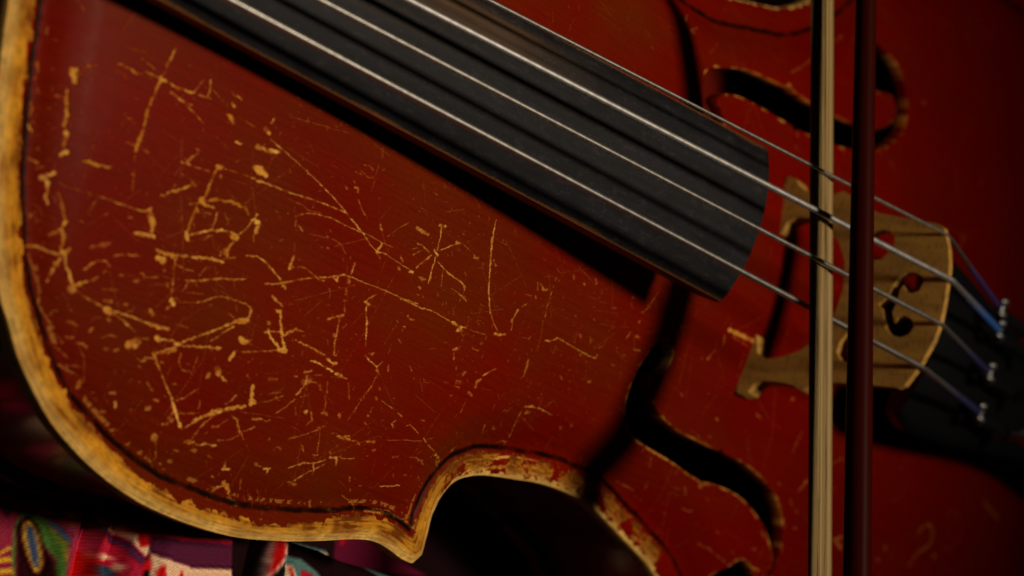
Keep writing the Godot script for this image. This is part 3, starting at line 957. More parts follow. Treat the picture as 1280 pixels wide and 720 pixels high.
	scratch(0.41, 0.46, [73.2, 55.7, 74.2, 57.4])
	scratch(0.88, 0.69, [70.9, 61.6, 71.5, 61.7])
	scratch(0.56, 0.46, [68.4, 61.6, 69.5, 62.9])
	scratch(0.56, 0.57, [72.6, 61.5, 73.7, 62.6])
	scratch(0.72, 0.57, [79.4, 60.0, 79.9, 60.1])
	scratch(0.41, 0.4, [69.4, 55.5, 71.2, 54.8])
	scratch(0.41, 0.4, [78.1, 54.3, 80.2, 57.0])
	scratch(0.41, 0.46, [85.3, 41.6, 85.7, 41.8])
	scratch(0.41, 0.4, [85.5, 44.0, 86.5, 44.4])
	scratch(0.41, 0.34, [85.4, 42.4, 85.8, 42.6])
	scratch(0.25, 0.34, [68.9, 49.2, 69.5, 49.8])
	scratch(0.41, 0.4, [71.2, 46.2, 71.7, 45.5])
	scratch(0.41, 0.4, [91.5, 47.5, 92.4, 48.0])
	scratch(0.33, 0.34, [68.4, 59.7, 69.6, 59.2])
	scratch(0.56, 0.4, [71.7, 56.6, 72.4, 57.2])
	scratch(0.56, 0.4, [75.2, 60.8, 76.5, 60.7])
	scratch(0.41, 0.46, [65.0, 56.9, 65.6, 56.8])
	scratch(0.25, 0.34, [73.2, 54.6, 76.1, 54.0])
	scratch(0.41, 0.86, [81.7, 37.5, 84.8, 37.4, 87.6, 37.4, 91.1, 37.0])
	scratch(0.33, 0.86, [91.6, 37.0, 95.6, 37.2, 97.6, 37.3])
	scratch(0.72, 0.92, [97.3, 37.2, 99.7, 37.4, 101.5, 37.0])
	scratch(0.88, 0.69, [99.7, 38.0, 101.0, 37.8])
	scratch(0.14, 0.63, [101.5, 37.0, 104.4, 36.9, 107.8, 36.5])
	scratch(0.41, 0.86, [101.8, 26.2, 103.2, 28.8, 104.5, 30.5, 106.4, 32.7])
	scratch(0.28, 0.75, [106.2, 32.4, 108.4, 33.9, 110.7, 35.0])
	scratch(0.72, 0.8, [110.2, 35.5, 112.2, 35.2, 113.5, 34.8])
	scratch(0.17, 0.57, [89.6, 30.1, 90.7, 32.4])
	scratch(0.33, 0.86, [90.8, 29.8, 93.7, 30.0, 96.3, 30.2])
	scratch(0.56, 0.57, [96.5, 30.6, 97.0, 31.0])
	scratch(0.41, 0.52, [96.5, 32.1, 98.6, 32.7])
	scratch(0.25, 0.46, [93.5, 31.9, 95.6, 32.1])
	scratch(0.72, 0.52, [85.2, 32.6, 85.8, 32.7])
	scratch(0.56, 0.8, [86.9, 31.0, 87.2, 32.7])
	scratch(0.56, 0.46, [85.2, 34.3, 85.6, 34.3])
	scratch(0.41, 0.4, [87.0, 35.4, 87.3, 35.6])
	scratch(0.41, 0.46, [85.1, 39.6, 85.5, 39.9])
	scratch(0.33, 0.46, [86.1, 40.1, 87.3, 39.8])
	scratch(0.41, 0.46, [85.2, 41.6, 85.5, 41.7])
	scratch(0.33, 0.4, [90.4, 33.7, 90.9, 34.2])
	scratch(0.33, 0.4, [93.5, 34.5, 94.0, 34.8])
	scratch(0.17, 0.34, [96.0, 35.0, 97.3, 36.1])
	scratch(0.33, 0.4, [100.9, 33.8, 101.1, 33.8])
	scratch(0.25, 0.34, [102.7, 32.1, 104.0, 32.2])
	scratch(0.72, 0.8, [113.7, 30.0, 113.5, 31.1, 113.4, 32.1])
	scratch(0.33, 0.69, [113.6, 32.0, 114.4, 33.6])
	scratch(0.41, 0.63, [114.5, 29.0, 115.6, 27.9])
	scratch(0.25, 0.57, [113.9, 26.7, 115.9, 26.4])
	scratch(0.41, 0.57, [116.9, 26.0, 117.3, 26.4])
	scratch(0.41, 0.57, [116.1, 23.7, 116.9, 24.8])
	scratch(0.72, 0.63, [117.1, 23.7, 118.4, 24.3, 119.6, 24.1])
	scratch(0.21, 0.8, [120.7, 21.0, 121.2, 24.4, 121.6, 26.8])
	scratch(0.33, 0.57, [122.0, 27.6, 122.4, 28.7])
	scratch(0.13, 0.4, [122.3, 29.4, 124.1, 32.3, 124.8, 34.6])
	scratch(0.56, 0.57, [107.4, 38.6, 108.1, 38.1])
	scratch(0.33, 0.46, [105.3, 39.7, 107.8, 39.7])
	scratch(0.72, 0.57, [100.8, 41.5, 101.9, 41.0])
	scratch(0.41, 0.57, [101.5, 42.0, 102.3, 43.0])
	scratch(0.41, 0.4, [103.9, 44.0, 104.3, 44.4])
	scratch(0.64, 0.52, [106.7, 44.2, 106.6, 45.0])
	scratch(0.72, 0.57, [105.8, 46.2, 106.9, 45.9])
	scratch(0.56, 0.63, [112.8, 43.1, 114.1, 42.1])
	scratch(0.25, 0.57, [114.2, 41.9, 115.4, 41.0])
	scratch(0.72, 0.63, [111.7, 44.6, 112.8, 44.0])
	scratch(0.28, 0.52, [117.8, 33.9, 120.8, 33.5])
	scratch(0.41, 0.46, [120.5, 33.5, 121.0, 33.0])
	scratch(0.41, 0.92, [125.6, 32.4, 127.4, 32.0, 128.4, 31.2, 129.6, 30.8])
	scratch(0.33, 0.46, [129.5, 32.4, 129.8, 33.8])
	scratch(0.49, 0.63, [123.9, 37.0, 124.8, 38.4, 125.0, 39.8])
	scratch(0.25, 0.34, [91.3, 47.4, 92.4, 47.8])
	scratch(0.25, 0.34, [97.4, 41.1, 98.3, 40.9])
	scratch(0.17, 0.29, [94.5, 43.2, 96.0, 42.6])
	scratch(0.25, 0.34, [96.9, 48.8, 98.6, 48.6])
	scratch(0.41, 0.4, [102.7, 47.3, 103.8, 47.0])
	scratch(0.33, 0.46, [108.7, 45.1, 109.5, 45.4])
	scratch(0.72, 0.98, [41.9, 68.3, 43.4, 69.7, 45.5, 71.5])
	scratch(0.56, 0.98, [46.1, 71.8, 47.4, 70.5, 49.3, 68.7, 51.2, 67.5])
	scratch(0.88, 1, [50.6, 67.7, 52.4, 66.9])
	scratch(0.56, 0.92, [52.4, 66.9, 54.7, 65.7, 57.0, 64.7])
	scratch(1.03, 0.92, [57.9, 63.9, 58.4, 63.5])
	scratch(0.49, 0.69, [51.3, 68.1, 50.2, 69.4, 49.5, 70.8, 49.1, 72.5])
	scratch(0.88, 0.69, [48.0, 73.5, 49.9, 73.0])
	scratch(0.56, 0.8, [50.5, 73.3, 52.6, 72.6, 54.7, 72.3])
	scratch(0.72, 0.52, [49.7, 74.6, 51.1, 74.2])
	scratch(0.56, 0.52, [46.8, 75.3, 47.6, 75.3])
	scratch(0.41, 0.57, [51.2, 71.2, 51.6, 70.8])
	scratch(0.56, 0.69, [52.2, 69.7, 53.3, 69.3])
	scratch(0.25, 0.46, [53.1, 69.3, 54.7, 67.6])
	scratch(0.64, 0.92, [56.7, 67.3, 57.9, 68.4, 59.0, 69.1])
	scratch(0.33, 0.75, [59.0, 69.1, 60.1, 69.8])
	scratch(0.41, 0.46, [61.4, 70.5, 62.3, 71.1])
	scratch(0.41, 0.69, [58.7, 69.0, 60.4, 67.7, 61.4, 67.2])
	scratch(0.33, 0.46, [58.9, 69.2, 56.7, 70.8, 54.4, 71.4])
	scratch(0.41, 0.57, [60.1, 66.2, 61.8, 65.6])
	scratch(0.41, 0.46, [62.7, 65.7, 64.0, 65.2])
	scratch(0.17, 0.52, [64.8, 63.8, 67.3, 60.7])
	scratch(1.19, 0.69, [41.4, 74.2, 42.0, 74.6])
	scratch(0.41, 0.57, [42.3, 74.9, 44.4, 77.4])
	scratch(0.72, 0.52, [47.0, 77.0, 47.9, 77.3])
	scratch(0.72, 0.57, [47.4, 79.9, 48.1, 79.9])
	scratch(0.41, 0.46, [47.2, 78.6, 47.7, 78.5])
	scratch(0.41, 0.57, [43.1, 77.8, 43.7, 78.3])
	scratch(0.56, 0.75, [58.5, 74.3, 59.4, 75.3])
	scratch(0.72, 0.75, [58.9, 75.5, 60.1, 75.1])
	scratch(1.03, 0.98, [60.8, 77.3, 63.1, 78.1, 63.8, 78.7])
	scratch(0.72, 0.69, [62.3, 77.5, 60.4, 78.4])
	scratch(0.56, 0.63, [60.4, 78.6, 59.0, 80.6])
	scratch(0.56, 0.57, [60.1, 79.8, 60.4, 80.0])
	scratch(1.03, 0.75, [64.1, 79.6, 66.6, 80.0])
	scratch(0.41, 0.46, [64.0, 75.8, 65.7, 77.5])
	scratch(0.41, 0.46, [57.7, 77.1, 58.3, 77.2])
	scratch(0.56, 0.57, [65.1, 72.7, 65.8, 72.9])
	scratch(0.56, 0.8, [68.0, 73.1, 69.4, 72.6])
	scratch(0.72, 0.8, [68.9, 72.8, 69.3, 73.5])
	scratch(0.33, 0.4, [66.4, 72.9, 67.8, 72.8])
	scratch(0.41, 0.4, [68.3, 69.0, 69.6, 68.9])
	scratch(0.41, 0.75, [73.6, 71.4, 75.8, 70.2, 76.6, 69.7])
	scratch(0.56, 0.69, [76.8, 72.9, 78.1, 71.8])
	scratch(0.41, 0.69, [75.6, 73.5, 78.0, 73.6])
	scratch(0.25, 0.34, [67.3, 77.3, 70.3, 78.4, 70.6, 79.7])
	scratch(0.25, 0.34, [68.9, 76.3, 71.2, 77.5])
	scratch(0.25, 0.34, [67.2, 78.0, 69.4, 79.7])
	scratch(0.72, 0.46, [73.6, 78.7, 74.7, 78.7])
	scratch(0.41, 0.46, [79.4, 76.1, 80.2, 76.7])
	scratch(0.56, 0.57, [74.2, 67.1, 75.0, 67.8])
	scratch(0.41, 0.46, [54.1, 74.2, 55.5, 74.5])
	scratch(0.17, 0.34, [54.3, 75.0, 55.4, 76.1])
	scratch(0.88, 0.57, [42.0, 70.6, 43.4, 71.0])
	scratch(0.72, 0.52, [41.6, 72.1, 42.8, 71.8])
	scratch(0.56, 0.46, [37.0, 70.5, 37.7, 70.5])
	scratch(0.41, 0.46, [47.5, 67.7, 47.4, 66.6])
	scratch(0.25, 0.34, [70.2, 66.8, 73.4, 65.2])
	scratch(0.25, 0.29, [69.7, 64.8, 71.9, 64.9])
	scratch(1.03, 0.8, [71.0, 61.7, 71.5, 61.5])
	scratch(0.56, 0.57, [79.3, 59.9, 79.8, 60.3])
	scratch(0.56, 0.57, [72.8, 61.5, 73.6, 62.4, 73.0, 63.7])
	scratch(0.25, 0.63, [70.2, 67.0, 72.1, 66.1, 74.3, 64.8, 76.1, 63.7])
	scratch(0.56, 0.63, [75.9, 63.4, 77.5, 62.6])
	scratch(0.33, 0.57, [76.5, 63.3, 77.5, 65.1, 78.6, 67.4])
	scratch(0.41, 0.57, [77.8, 67.9, 79.0, 67.6])
	scratch(0.56, 0.52, [74.4, 67.4, 75.3, 68.0])
	scratch(0.33, 0.57, [79.9, 63.4, 81.1, 62.7])
	scratch(0.72, 0.75, [81.6, 63.4, 83.8, 63.3, 85.0, 63.1])
	scratch(0.64, 0.69, [83.3, 62.9, 84.3, 62.7])
	scratch(0.49, 0.75, [85.1, 63.2, 86.9, 62.9, 88.1, 63.2])
	scratch(0.64, 0.69, [89.8, 62.2, 91.8, 61.7])
	scratch(0.64, 0.57, [92.3, 63.2, 93.1, 63.0])
	scratch(0.41, 0.57, [93.8, 57.8, 94.6, 57.0])
	scratch(0.56, 0.57, [94.2, 57.7, 94.9, 58.2])
	scratch(0.25, 0.75, [98.4, 57.0, 99.2, 56.5, 103.0, 57.3])
	scratch(0.14, 0.63, [95.2, 60.6, 100.4, 59.2, 103.2, 58.7])
	scratch(0.22, 0.63, [103.2, 58.7, 105.8, 57.9, 107.7, 56.9])
	scratch(0.28, 0.69, [105.0, 57.7, 108.2, 58.5, 111.4, 58.8])
	scratch(0.72, 0.69, [112.3, 59.1, 115.3, 59.2])
	scratch(0.41, 0.57, [113.9, 59.5, 117.8, 60.6])
	scratch(0.56, 0.75, [82.2, 67.2, 83.8, 66.9])
	scratch(0.56, 0.57, [83.8, 66.9, 84.7, 68.0])
	scratch(0.33, 0.63, [84.4, 66.5, 85.9, 66.5, 88.4, 65.8])
	scratch(0.41, 0.69, [81.4, 67.9, 78.9, 69.2, 76.2, 69.8, 73.8, 71.3])
	scratch(0.72, 0.57, [76.0, 70.1, 76.5, 69.7])
	scratch(0.56, 0.69, [78.8, 69.1, 80.0, 70.3, 80.3, 71.1])
	scratch(0.41, 0.69, [81.8, 68.6, 78.9, 70.8, 76.8, 72.6])
	scratch(0.72, 0.63, [75.5, 73.6, 77.8, 73.5])
	scratch(0.56, 0.57, [90.4, 68.9, 91.0, 69.6])
	scratch(0.41, 0.46, [92.7, 70.7, 93.2, 71.1])
	scratch(0.41, 0.92, [100.4, 68.3, 103.4, 67.5, 105.7, 66.8])
	scratch(0.33, 0.57, [91.8, 72.2, 95.3, 72.6])
	scratch(0.72, 0.63, [95.6, 72.5, 97.2, 73.3])
	scratch(0.88, 0.46, [84.1, 75.0, 85.3, 76.2])
	scratch(0.41, 0.46, [94.5, 69.7, 95.1, 69.5])
	scratch(0.56, 0.52, [98.9, 62.9, 100.6, 62.4])
	scratch(0.33, 0.46, [103.9, 61.7, 106.3, 61.2])
	scratch(0.56, 0.52, [106.8, 61.4, 108.5, 61.2])
	scratch(0.25, 0.52, [105.7, 60.6, 106.5, 59.7])
	scratch(0.41, 0.4, [108.8, 61.6, 109.7, 61.7])
	scratch(0.41, 0.4, [105.0, 64.9, 105.9, 64.7])
	scratch(0.41, 0.4, [102.0, 65.5, 102.4, 65.9])
	scratch(0.41, 0.4, [110.5, 64.0, 111.6, 64.4])
	scratch(0.72, 0.57, [89.6, 75.6, 92.1, 75.1])
	scratch(0.17, 0.4, [82.9, 56.9, 82.9, 58.4, 82.3, 60.0])
	scratch(0.41, 0.46, [86.7, 56.6, 86.9, 57.4])
	scratch(0.41, 0.46, [86.4, 58.1, 86.9, 58.1])
	scratch(0.41, 0.4, [86.7, 59.4, 87.4, 59.6])
	scratch(0.25, 0.46, [91.5, 55.1, 93.1, 55.3])
	scratch(0.33, 0.57, [93.9, 55.5, 95.8, 55.9])
	scratch(0.41, 0.4, [101.8, 54.9, 102.6, 54.9])
	scratch(0.41, 0.4, [81.3, 66.3, 82.1, 66.7])
	scratch(0.41, 0.4, [84.9, 65.3, 85.2, 65.1])
	scratch(0.25, 0.29, [81.6, 64.6, 82.9, 65.1])
	scratch(0.56, 0.4, [107.9, 70.5, 108.6, 71.2])
	scratch(0.41, 0.34, [110.0, 68.7, 110.5, 68.6])
	scratch(0.64, 0.69, [123.7, 36.8, 124.3, 38.1, 124.5, 39.1])
	scratch(0.17, 0.57, [124.6, 38.9, 124.8, 40.0])
	scratch(0.41, 0.4, [135.2, 36.8, 136.4, 37.2])
	scratch(0.64, 0.46, [144.3, 35.5, 144.9, 35.2])
	scratch(0.41, 0.52, [140.4, 32.4, 140.8, 32.6])
	scratch(0.33, 0.8, [138.3, 31.1, 140.7, 31.2, 143.0, 30.9])
	scratch(0.41, 0.57, [142.8, 30.7, 142.7, 30.3])
	scratch(0.28, 0.86, [130.1, 44.6, 130.8, 46.2, 132.0, 47.9, 134.4, 50.3])
	scratch(0.56, 0.75, [130.5, 44.6, 132.3, 44.0, 134.9, 43.7])
	scratch(0.33, 0.75, [134.9, 43.7, 137.3, 43.7, 140.0, 43.8])
	scratch(1.03, 0.46, [132.0, 45.4, 133.0, 45.1])
	scratch(0.33, 0.52, [136.0, 43.2, 137.1, 41.7])
	scratch(0.28, 0.8, [130.2, 53.4, 131.9, 52.2, 133.5, 51.2, 134.9, 51.1])
	scratch(0.33, 0.69, [134.7, 50.9, 135.0, 52.0])
	scratch(0.17, 0.57, [126.0, 56.8, 129.5, 54.3])
	scratch(0.49, 0.63, [123.4, 50.5, 125.5, 51.7])
	scratch(0.56, 0.46, [126.4, 49.9, 127.5, 50.1])
	scratch(0.25, 0.46, [121.1, 46.7, 121.8, 47.7])
	scratch(0.56, 0.63, [113.1, 43.0, 113.7, 42.3])
	scratch(0.88, 0.63, [112.0, 44.5, 112.2, 45.5])
	scratch(0.56, 0.57, [111.0, 47.0, 112.6, 47.1])
	scratch(0.22, 0.57, [111.6, 48.2, 112.0, 50.9])
	scratch(0.88, 0.52, [105.9, 46.4, 107.2, 46.0])
	scratch(0.72, 0.46, [107.0, 44.8, 107.1, 44.0])
	scratch(0.25, 0.52, [114.2, 41.9, 115.6, 41.0])
	scratch(0.56, 0.46, [106.0, 47.1, 107.6, 47.0])
	scratch(0.56, 0.46, [145.0, 44.8, 146.0, 45.0])
	scratch(0.72, 0.4, [147.6, 43.7, 148.4, 43.9])
	scratch(0.25, 0.34, [146.7, 45.9, 150.1, 46.7])
	scratch(0.25, 0.34, [145.8, 44.0, 146.3, 44.6])
	scratch(0.56, 0.57, [159.1, 47.8, 160.4, 48.1])
	scratch(0.41, 0.34, [136.6, 47.0, 137.5, 47.1])
	scratch(0.41, 0.34, [133.3, 46.4, 133.7, 46.4])
	scratch(0.25, 0.29, [120.3, 44.9, 121.6, 45.5, 121.9, 44.1])
	scratch(0.25, 0.34, [151.9, 41.3, 153.0, 41.0])
	scratch(0.41, 0.4, [106.3, 48.9, 106.8, 48.8])
	scratch(0.25, 0.34, [107.1, 50.0, 107.8, 50.4])
	scratch(0.41, 0.8, [152.3, 15.2, 151.6, 17.4])
	scratch(0.25, 0.4, [153.1, 13.4, 152.3, 15.2])
	scratch(0.56, 0.63, [151.2, 17.3, 152.0, 17.5])
	scratch(0.33, 0.52, [151.5, 17.8, 150.1, 19.3])
	scratch(0.56, 0.69, [150.5, 21.1, 150.6, 20.8])
	scratch(0.41, 0.52, [149.3, 23.3, 148.9, 25.0])
	scratch(0.72, 0.52, [151.6, 23.7, 152.9, 23.7])
	scratch(0.41, 0.63, [152.8, 26.2, 154.8, 25.8])
	scratch(0.41, 0.4, [149.9, 25.5, 150.5, 25.5])
	scratch(0.56, 0.4, [150.3, 28.1, 150.9, 28.0])
	scratch(0.56, 0.4, [148.4, 30.6, 149.4, 30.6])
	scratch(0.41, 0.57, [164.7, 17.4, 163.6, 19.9])
	scratch(0.25, 0.52, [168.9, 22.5, 167.8, 24.0])
	scratch(0.49, 0.63, [178.1, 18.7, 176.8, 21.1])
	scratch(0.56, 0.4, [174.5, 21.6, 175.3, 21.4])
	scratch(0.17, 0.46, [135.7, 19.0, 135.3, 21.4])
	scratch(0.13, 0.29, [131.9, 21.4, 138.6, 20.9])
	scratch(0.33, 0.46, [140.9, 21.1, 141.7, 20.9])
	scratch(0.56, 0.52, [125.5, 19.4, 126.1, 19.9])
	scratch(0.56, 0.52, [129.3, 19.8, 129.8, 19.7])
	scratch(0.56, 0.46, [132.2, 17.8, 133.1, 18.6])
	scratch(0.33, 0.46, [145.7, 18.5, 146.9, 19.6])
	scratch(0.41, 0.46, [145.3, 17.6, 145.9, 17.5])
	scratch(0.33, 0.92, [128.6, 30.9, 132.0, 31.0, 136.4, 31.1, 140.3, 31.2, 142.7, 31.0])
	scratch(0.41, 0.57, [142.7, 31.0, 142.9, 30.4])
	scratch(0.49, 0.57, [137.3, 31.7, 138.0, 31.8])
	scratch(0.33, 0.52, [137.9, 27.8, 138.9, 28.9])
	scratch(0.41, 0.46, [134.7, 28.4, 135.3, 28.8])
	scratch(0.25, 0.34, [142.9, 27.4, 143.0, 27.2])
	scratch(0.12, 0.23, [139.2, 24.9, 144.2, 24.0, 148.3, 22.8])
	scratch(0.41, 0.34, [152.6, 31.2, 153.3, 32.1])
	scratch(0.33, 0.34, [135.3, 36.9, 136.2, 37.1])
	scratch(0.13, 0.34, [117.2, 22.2, 119.1, 21.5])
	scratch(0.41, 0.34, [125.0, 23.7, 125.3, 23.8])
	scratch(0.41, 0.46, [144.2, 15.4, 144.5, 16.4])
	scratch(0.41, 0.46, [173.5, 29.5, 174.4, 29.9])
	scratch(0.56, 0.52, [188.2, 30.9, 188.9, 31.1])
	scratch(0.33, 0.46, [181.7, 27.3, 182.3, 27.1])
	scratch(0.72, 0.57, [210.5, 20.3, 211.4, 20.1])
	scratch(0.41, 0.46, [200.0, 26.4, 202.9, 27.0])
	scratch(0.41, 0.52, [218.6, 25.5, 217.9, 29.3, 218.0, 31.4])
	scratch(0.56, 0.63, [226.8, 34.4, 225.5, 37.3])
	scratch(0.41, 0.46, [223.4, 39.6, 225.8, 41.1])
	scratch(0.56, 0.46, [227.3, 41.5, 228.0, 41.6])
	scratch(0.41, 0.52, [217.4, 37.6, 218.2, 37.7])
	scratch(0.56, 0.46, [228.7, 45.1, 229.7, 44.8])
	scratch(0.41, 0.52, [175.9, 43.2, 177.4, 44.9])
	scratch(0.41, 0.52, [180.1, 47.4, 181.2, 48.9])
	scratch(0.56, 0.57, [190.2, 45.6, 191.9, 46.9])
	scratch(0.41, 0.52, [193.8, 49.5, 195.7, 49.9, 196.9, 49.4])
	scratch(0.56, 0.4, [187.7, 46.6, 189.1, 46.5])
	scratch(0.41, 0.4, [200.3, 51.4, 200.2, 51.8])
	scratch(0.33, 0.46, [173.7, 49.4, 178.6, 49.7])
	scratch(0.41, 0.46, [176.9, 49.5, 179.0, 50.0])
	scratch(0.33, 0.46, [180.4, 50.7, 183.0, 51.0])
	scratch(0.56, 0.46, [203.7, 54.9, 205.8, 55.4])
	scratch(0.41, 0.57, [206.4, 55.2, 208.8, 55.9, 212.6, 56.8])
	scratch(0.41, 0.4, [205.9, 51.7, 206.9, 51.9])
	scratch(0.41, 0.4, [218.6, 52.3, 219.8, 52.3])
	scratch(0.41, 0.34, [213.2, 54.4, 213.7, 54.4])
	scratch(0.25, 0.34, [189.5, 51.6, 191.3, 51.9])
	scratch(0.33, 0.34, [186.8, 51.7, 188.3, 52.1])
	scratch(0.41, 0.46, [188.9, 34.8, 190.0, 34.6])
	scratch(0.56, 0.46, [218.9, 48.3, 221.1, 49.5])
	scratch(0.25, 0.4, [194.3, 57.6, 192.4, 58.6])
	scratch(0.41, 0.34, [156.6, 38.7, 157.2, 38.8])
	scratch(0.33, 0.34, [209.2, 27.0, 209.7, 26.9])
	scratch(0.28, 0.69, [195.4, -48.2, 199.2, -50.8, 205.0, -55.1])
	scratch(0.33, 0.57, [213.8, -62.4, 217.0, -65.3])
	scratch(0.28, 0.69, [154.4, -41.9, 155.2, -40.8])
	scratch(0.28, 0.69, [155.1, -42.2, 160.3, -44.6])
	scratch(0.25, 0.4, [194.1, -31.4, 196.4, -30.6])
	scratch(0.72, 0.46, [165.4, -26.5, 167.7, -26.3])
	scratch(0.72, 0.4, [248.2, -61.3, 249.4, -61.6])
	scratch(0.41, 0.34, [186.0, -60.9, 191.3, -62.5, 190.4, -61.6])
	scratch(0.41, 0.34, [193.8, -63.5, 198.6, -65.3])
	scratch(0.25, 0.4, [198.1, -58.0, 198.4, -57.9])
	scratch(0.28, 0.69, [149.6, -40.3, 157.4, -46.3, 152.8, -42.4, 149.7, -40.7])
	scratch(0.28, 0.69, [154.1, -41.2, 156.6, -42.7, 156.3, -41.4])
	scratch(0.56, 0.4, [136.5, -31.3, 137.4, -31.1])
	scratch(0.41, 0.34, [151.5, -46.8, 153.9, -47.2])
	scratch(0.25, 0.29, [106.7, -24.2, 107.9, -21.4])
	scratch(0.56, 0.34, [275.9, -92.7, 278.3, -93.3])
	scratch(0.41, 0.29, [280.8, -90.9, 282.5, -90.8])
	scratch(0.56, 0.34, [272.8, -66.7, 273.3, -65.0])
	scratch(0.56, 0.29, [248.2, -61.0, 250.2, -61.4])
	scratch(0.72, 0.46, [274.0, -37.0, 271.9, -32.9])
	scratch(0.41, 0.34, [270.7, -86.1, 274.0, -89.5])
	scratch(1.19, 1, [180.1, 13.7, 190.8, 13.3])
	scratch(0.41, 0.57, [179.4, 15.1, 180.1, 17.0])
	scratch(0.41, 0.52, [182.1, 14.6, 188.8, 14.8])
	scratch(0.25, 0.4, [188.2, 16.3, 189.1, 21.4])
	scratch(0.25, 0.34, [190.7, 15.2, 192.4, 22.2])
	scratch(0.25, 0.4, [182.3, -15.8, 177.3, -15.8])
	scratch(0.25, 0.34, [181.6, -11.7, 180.3, -9.2])
	scratch(0.25, 0.34, [171.9, 2.2, 171.0, 5.1])
	scratch(0.64, 1, [161.3, 21.4, 164.3, 22.2, 165.6, 23.7, 165.6, 25.6, 164.8, 27.7])
	scratch(0.56, 0.92, [165.1, 27.5, 162.5, 29.1])
	scratch(0.49, 0.98, [167.0, 41.2, 174.7, 41.9, 181.5, 42.3, 188.9, 43.0])
	scratch(0.49, 0.92, [190.1, 43.0, 198.9, 42.8, 207.4, 43.4])
	scratch(0.41, 0.69, [178.1, 36.5, 185.1, 36.5, 191.8, 36.5])
	scratch(0.41, 0.69, [195.1, 36.7, 199.4, 36.9])
	scratch(0.41, 0.69, [203.6, 36.8, 207.8, 37.3])
	scratch(0.56, 0.69, [218.6, 46.7, 223.0, 49.7])
	scratch(0.56, 0.8, [224.9, 46.4, 228.4, 50.7])
	scratch(0.49, 0.92, [214.4, 57.4, 215.6, 55.8, 217.6, 55.1, 220.8, 56.0, 223.7, 56.0])
	scratch(0.49, 0.86, [166.6, -37.9, 175.3, -41.2, 181.8, -42.2])
	scratch(0.49, 0.98, [183.4, -42.5, 194.3, -44.1, 201.6, -43.5])
	scratch(0.41, 0.8, [210.6, -43.9, 216.0, -44.4])
	scratch(0.33, 0.69, [236.6, -65.3, 238.9, -62.1, 239.6, -60.0])
	scratch(0.25, 0.46, [175.3, -41.2, 175.1, -42.7])
	scratch(0.56, 0.98, [117.6, 74.8, 119.9, 70.7, 121.9, 65.5, 124.8, 61.7])
	scratch(0.72, 0.98, [124.5, 61.2, 126.9, 58.0, 131.7, 55.3, 138.5, 53.1])
	scratch(0.49, 0.86, [138.5, 53.1, 145.9, 52.1, 151.9, 51.7])
	scratch(0.88, 0.8, [126.7, 59.3, 132.0, 57.0, 139.1, 54.9, 147.3, 53.1])
	scratch(0.41, 0.69, [131.3, 58.9, 139.9, 56.0, 148.0, 55.0])
	scratch(0.56, 0.69, [153.4, 54.3, 157.7, 54.2, 160.9, 54.4])
	scratch(0.25, 0.57, [154.3, 53.7, 158.3, 51.7])
	scratch(0.25, 0.57, [156.3, 54.2, 160.2, 52.2])
	scratch(0.56, 0.8, [170.5, 55.8, 175.7, 56.9])
	scratch(0.41, 0.57, [173.6, 56.0, 174.1, 54.2])
	scratch(0.41, 0.57, [176.5, 55.3, 177.2, 53.8])
	scratch(0.56, 0.63, [184.7, 58.1, 189.9, 59.3])
	scratch(0.41, 0.57, [188.5, 59.3, 193.8, 60.7])
	scratch(0.33, 0.57, [120.8, 76.3, 121.4, 72.3, 121.9, 69.8])
	scratch(0.72, 0.69, [100.1, 73.2, 105.9, 72.2, 112.1, 72.2, 115.6, 73.2])
	scratch(0.41, 0.69, [101.5, 72.3, 107.0, 71.6, 110.4, 72.3])
	scratch(0.41, 0.57, [234.1, 28.7, 237.5, 26.7])
	scratch(0.41, 0.46, [238.5, 32.5, 238.6, 34.3])
	scratch(0.88, 0.63, [244.9, 44.0, 248.1, 42.5])
	scratch(0.88, 0.57, [246.8, 44.0, 250.0, 44.7])
	scratch(0.41, 0.69, [264.5, 15.2, 268.1, 15.5, 279.0, 14.2])
	scratch(0.25, 0.46, [265.1, 16.3, 265.5, 19.5, 265.1, 22.5])
	scratch(0.17, 0.34, [268.0, 22.8, 269.5, 26.7, 268.7, 28.8])
	scratch(0.41, 0.4, [264.8, 29.5, 266.8, 29.3])
	scratch(0.56, 0.63, [282.4, 33.9, 283.3, 31.8, 287.1, 30.4, 289.9, 31.7, 290.1, 34.6])
	scratch(0.49, 0.63, [290.1, 34.6, 285.2, 37.7, 282.8, 40.7])
	scratch(0.88, 0.57, [282.4, 41.0, 283.6, 41.5])
	scratch(0.33, 0.46, [293.2, 26.8, 296.9, 24.6, 300.9, 24.7, 302.7, 26.9])
	scratch(0.33, 0.46, [303.9, 27.1, 305.2, 29.8, 302.4, 32.4, 297.3, 34.3])
	scratch(0.88, 0.52, [293.4, 36.6, 294.6, 36.6])
	scratch(0.72, 0.57, [268.2, 39.6, 269.1, 40.8])
	scratch(1.03, 0.46, [266.7, 43.3, 267.8, 43.8])
	scratch(0.56, 0.34, [269.8, 46.0, 270.7, 46.5])
	scratch(1.03, 0.69, [314.1, 18.2, 319.3, 19.1, 327.1, 19.9])
	scratch(0.56, 0.46, [305.3, 20.7, 306.0, 21.3])
	scratch(0.41, 0.34, [338.6, 17.9, 340.1, 19.7])
	scratch(0.41, 0.34, [319.3, 9.1, 320.7, 9.3])
	scratch(0.41, 0.34, [332.0, 6.2, 333.0, 6.2])
	scratch(0.56, 0.46, [350.1, 20.8, 352.0, 21.0])
	scratch(0.56, 0.34, [291.7, 41.8, 293.9, 41.5])
	scratch(0.56, 0.34, [303.4, 38.2, 306.4, 37.7])
	scratch(0.41, 0.29, [324.1, 31.4, 325.2, 33.7])
	pass


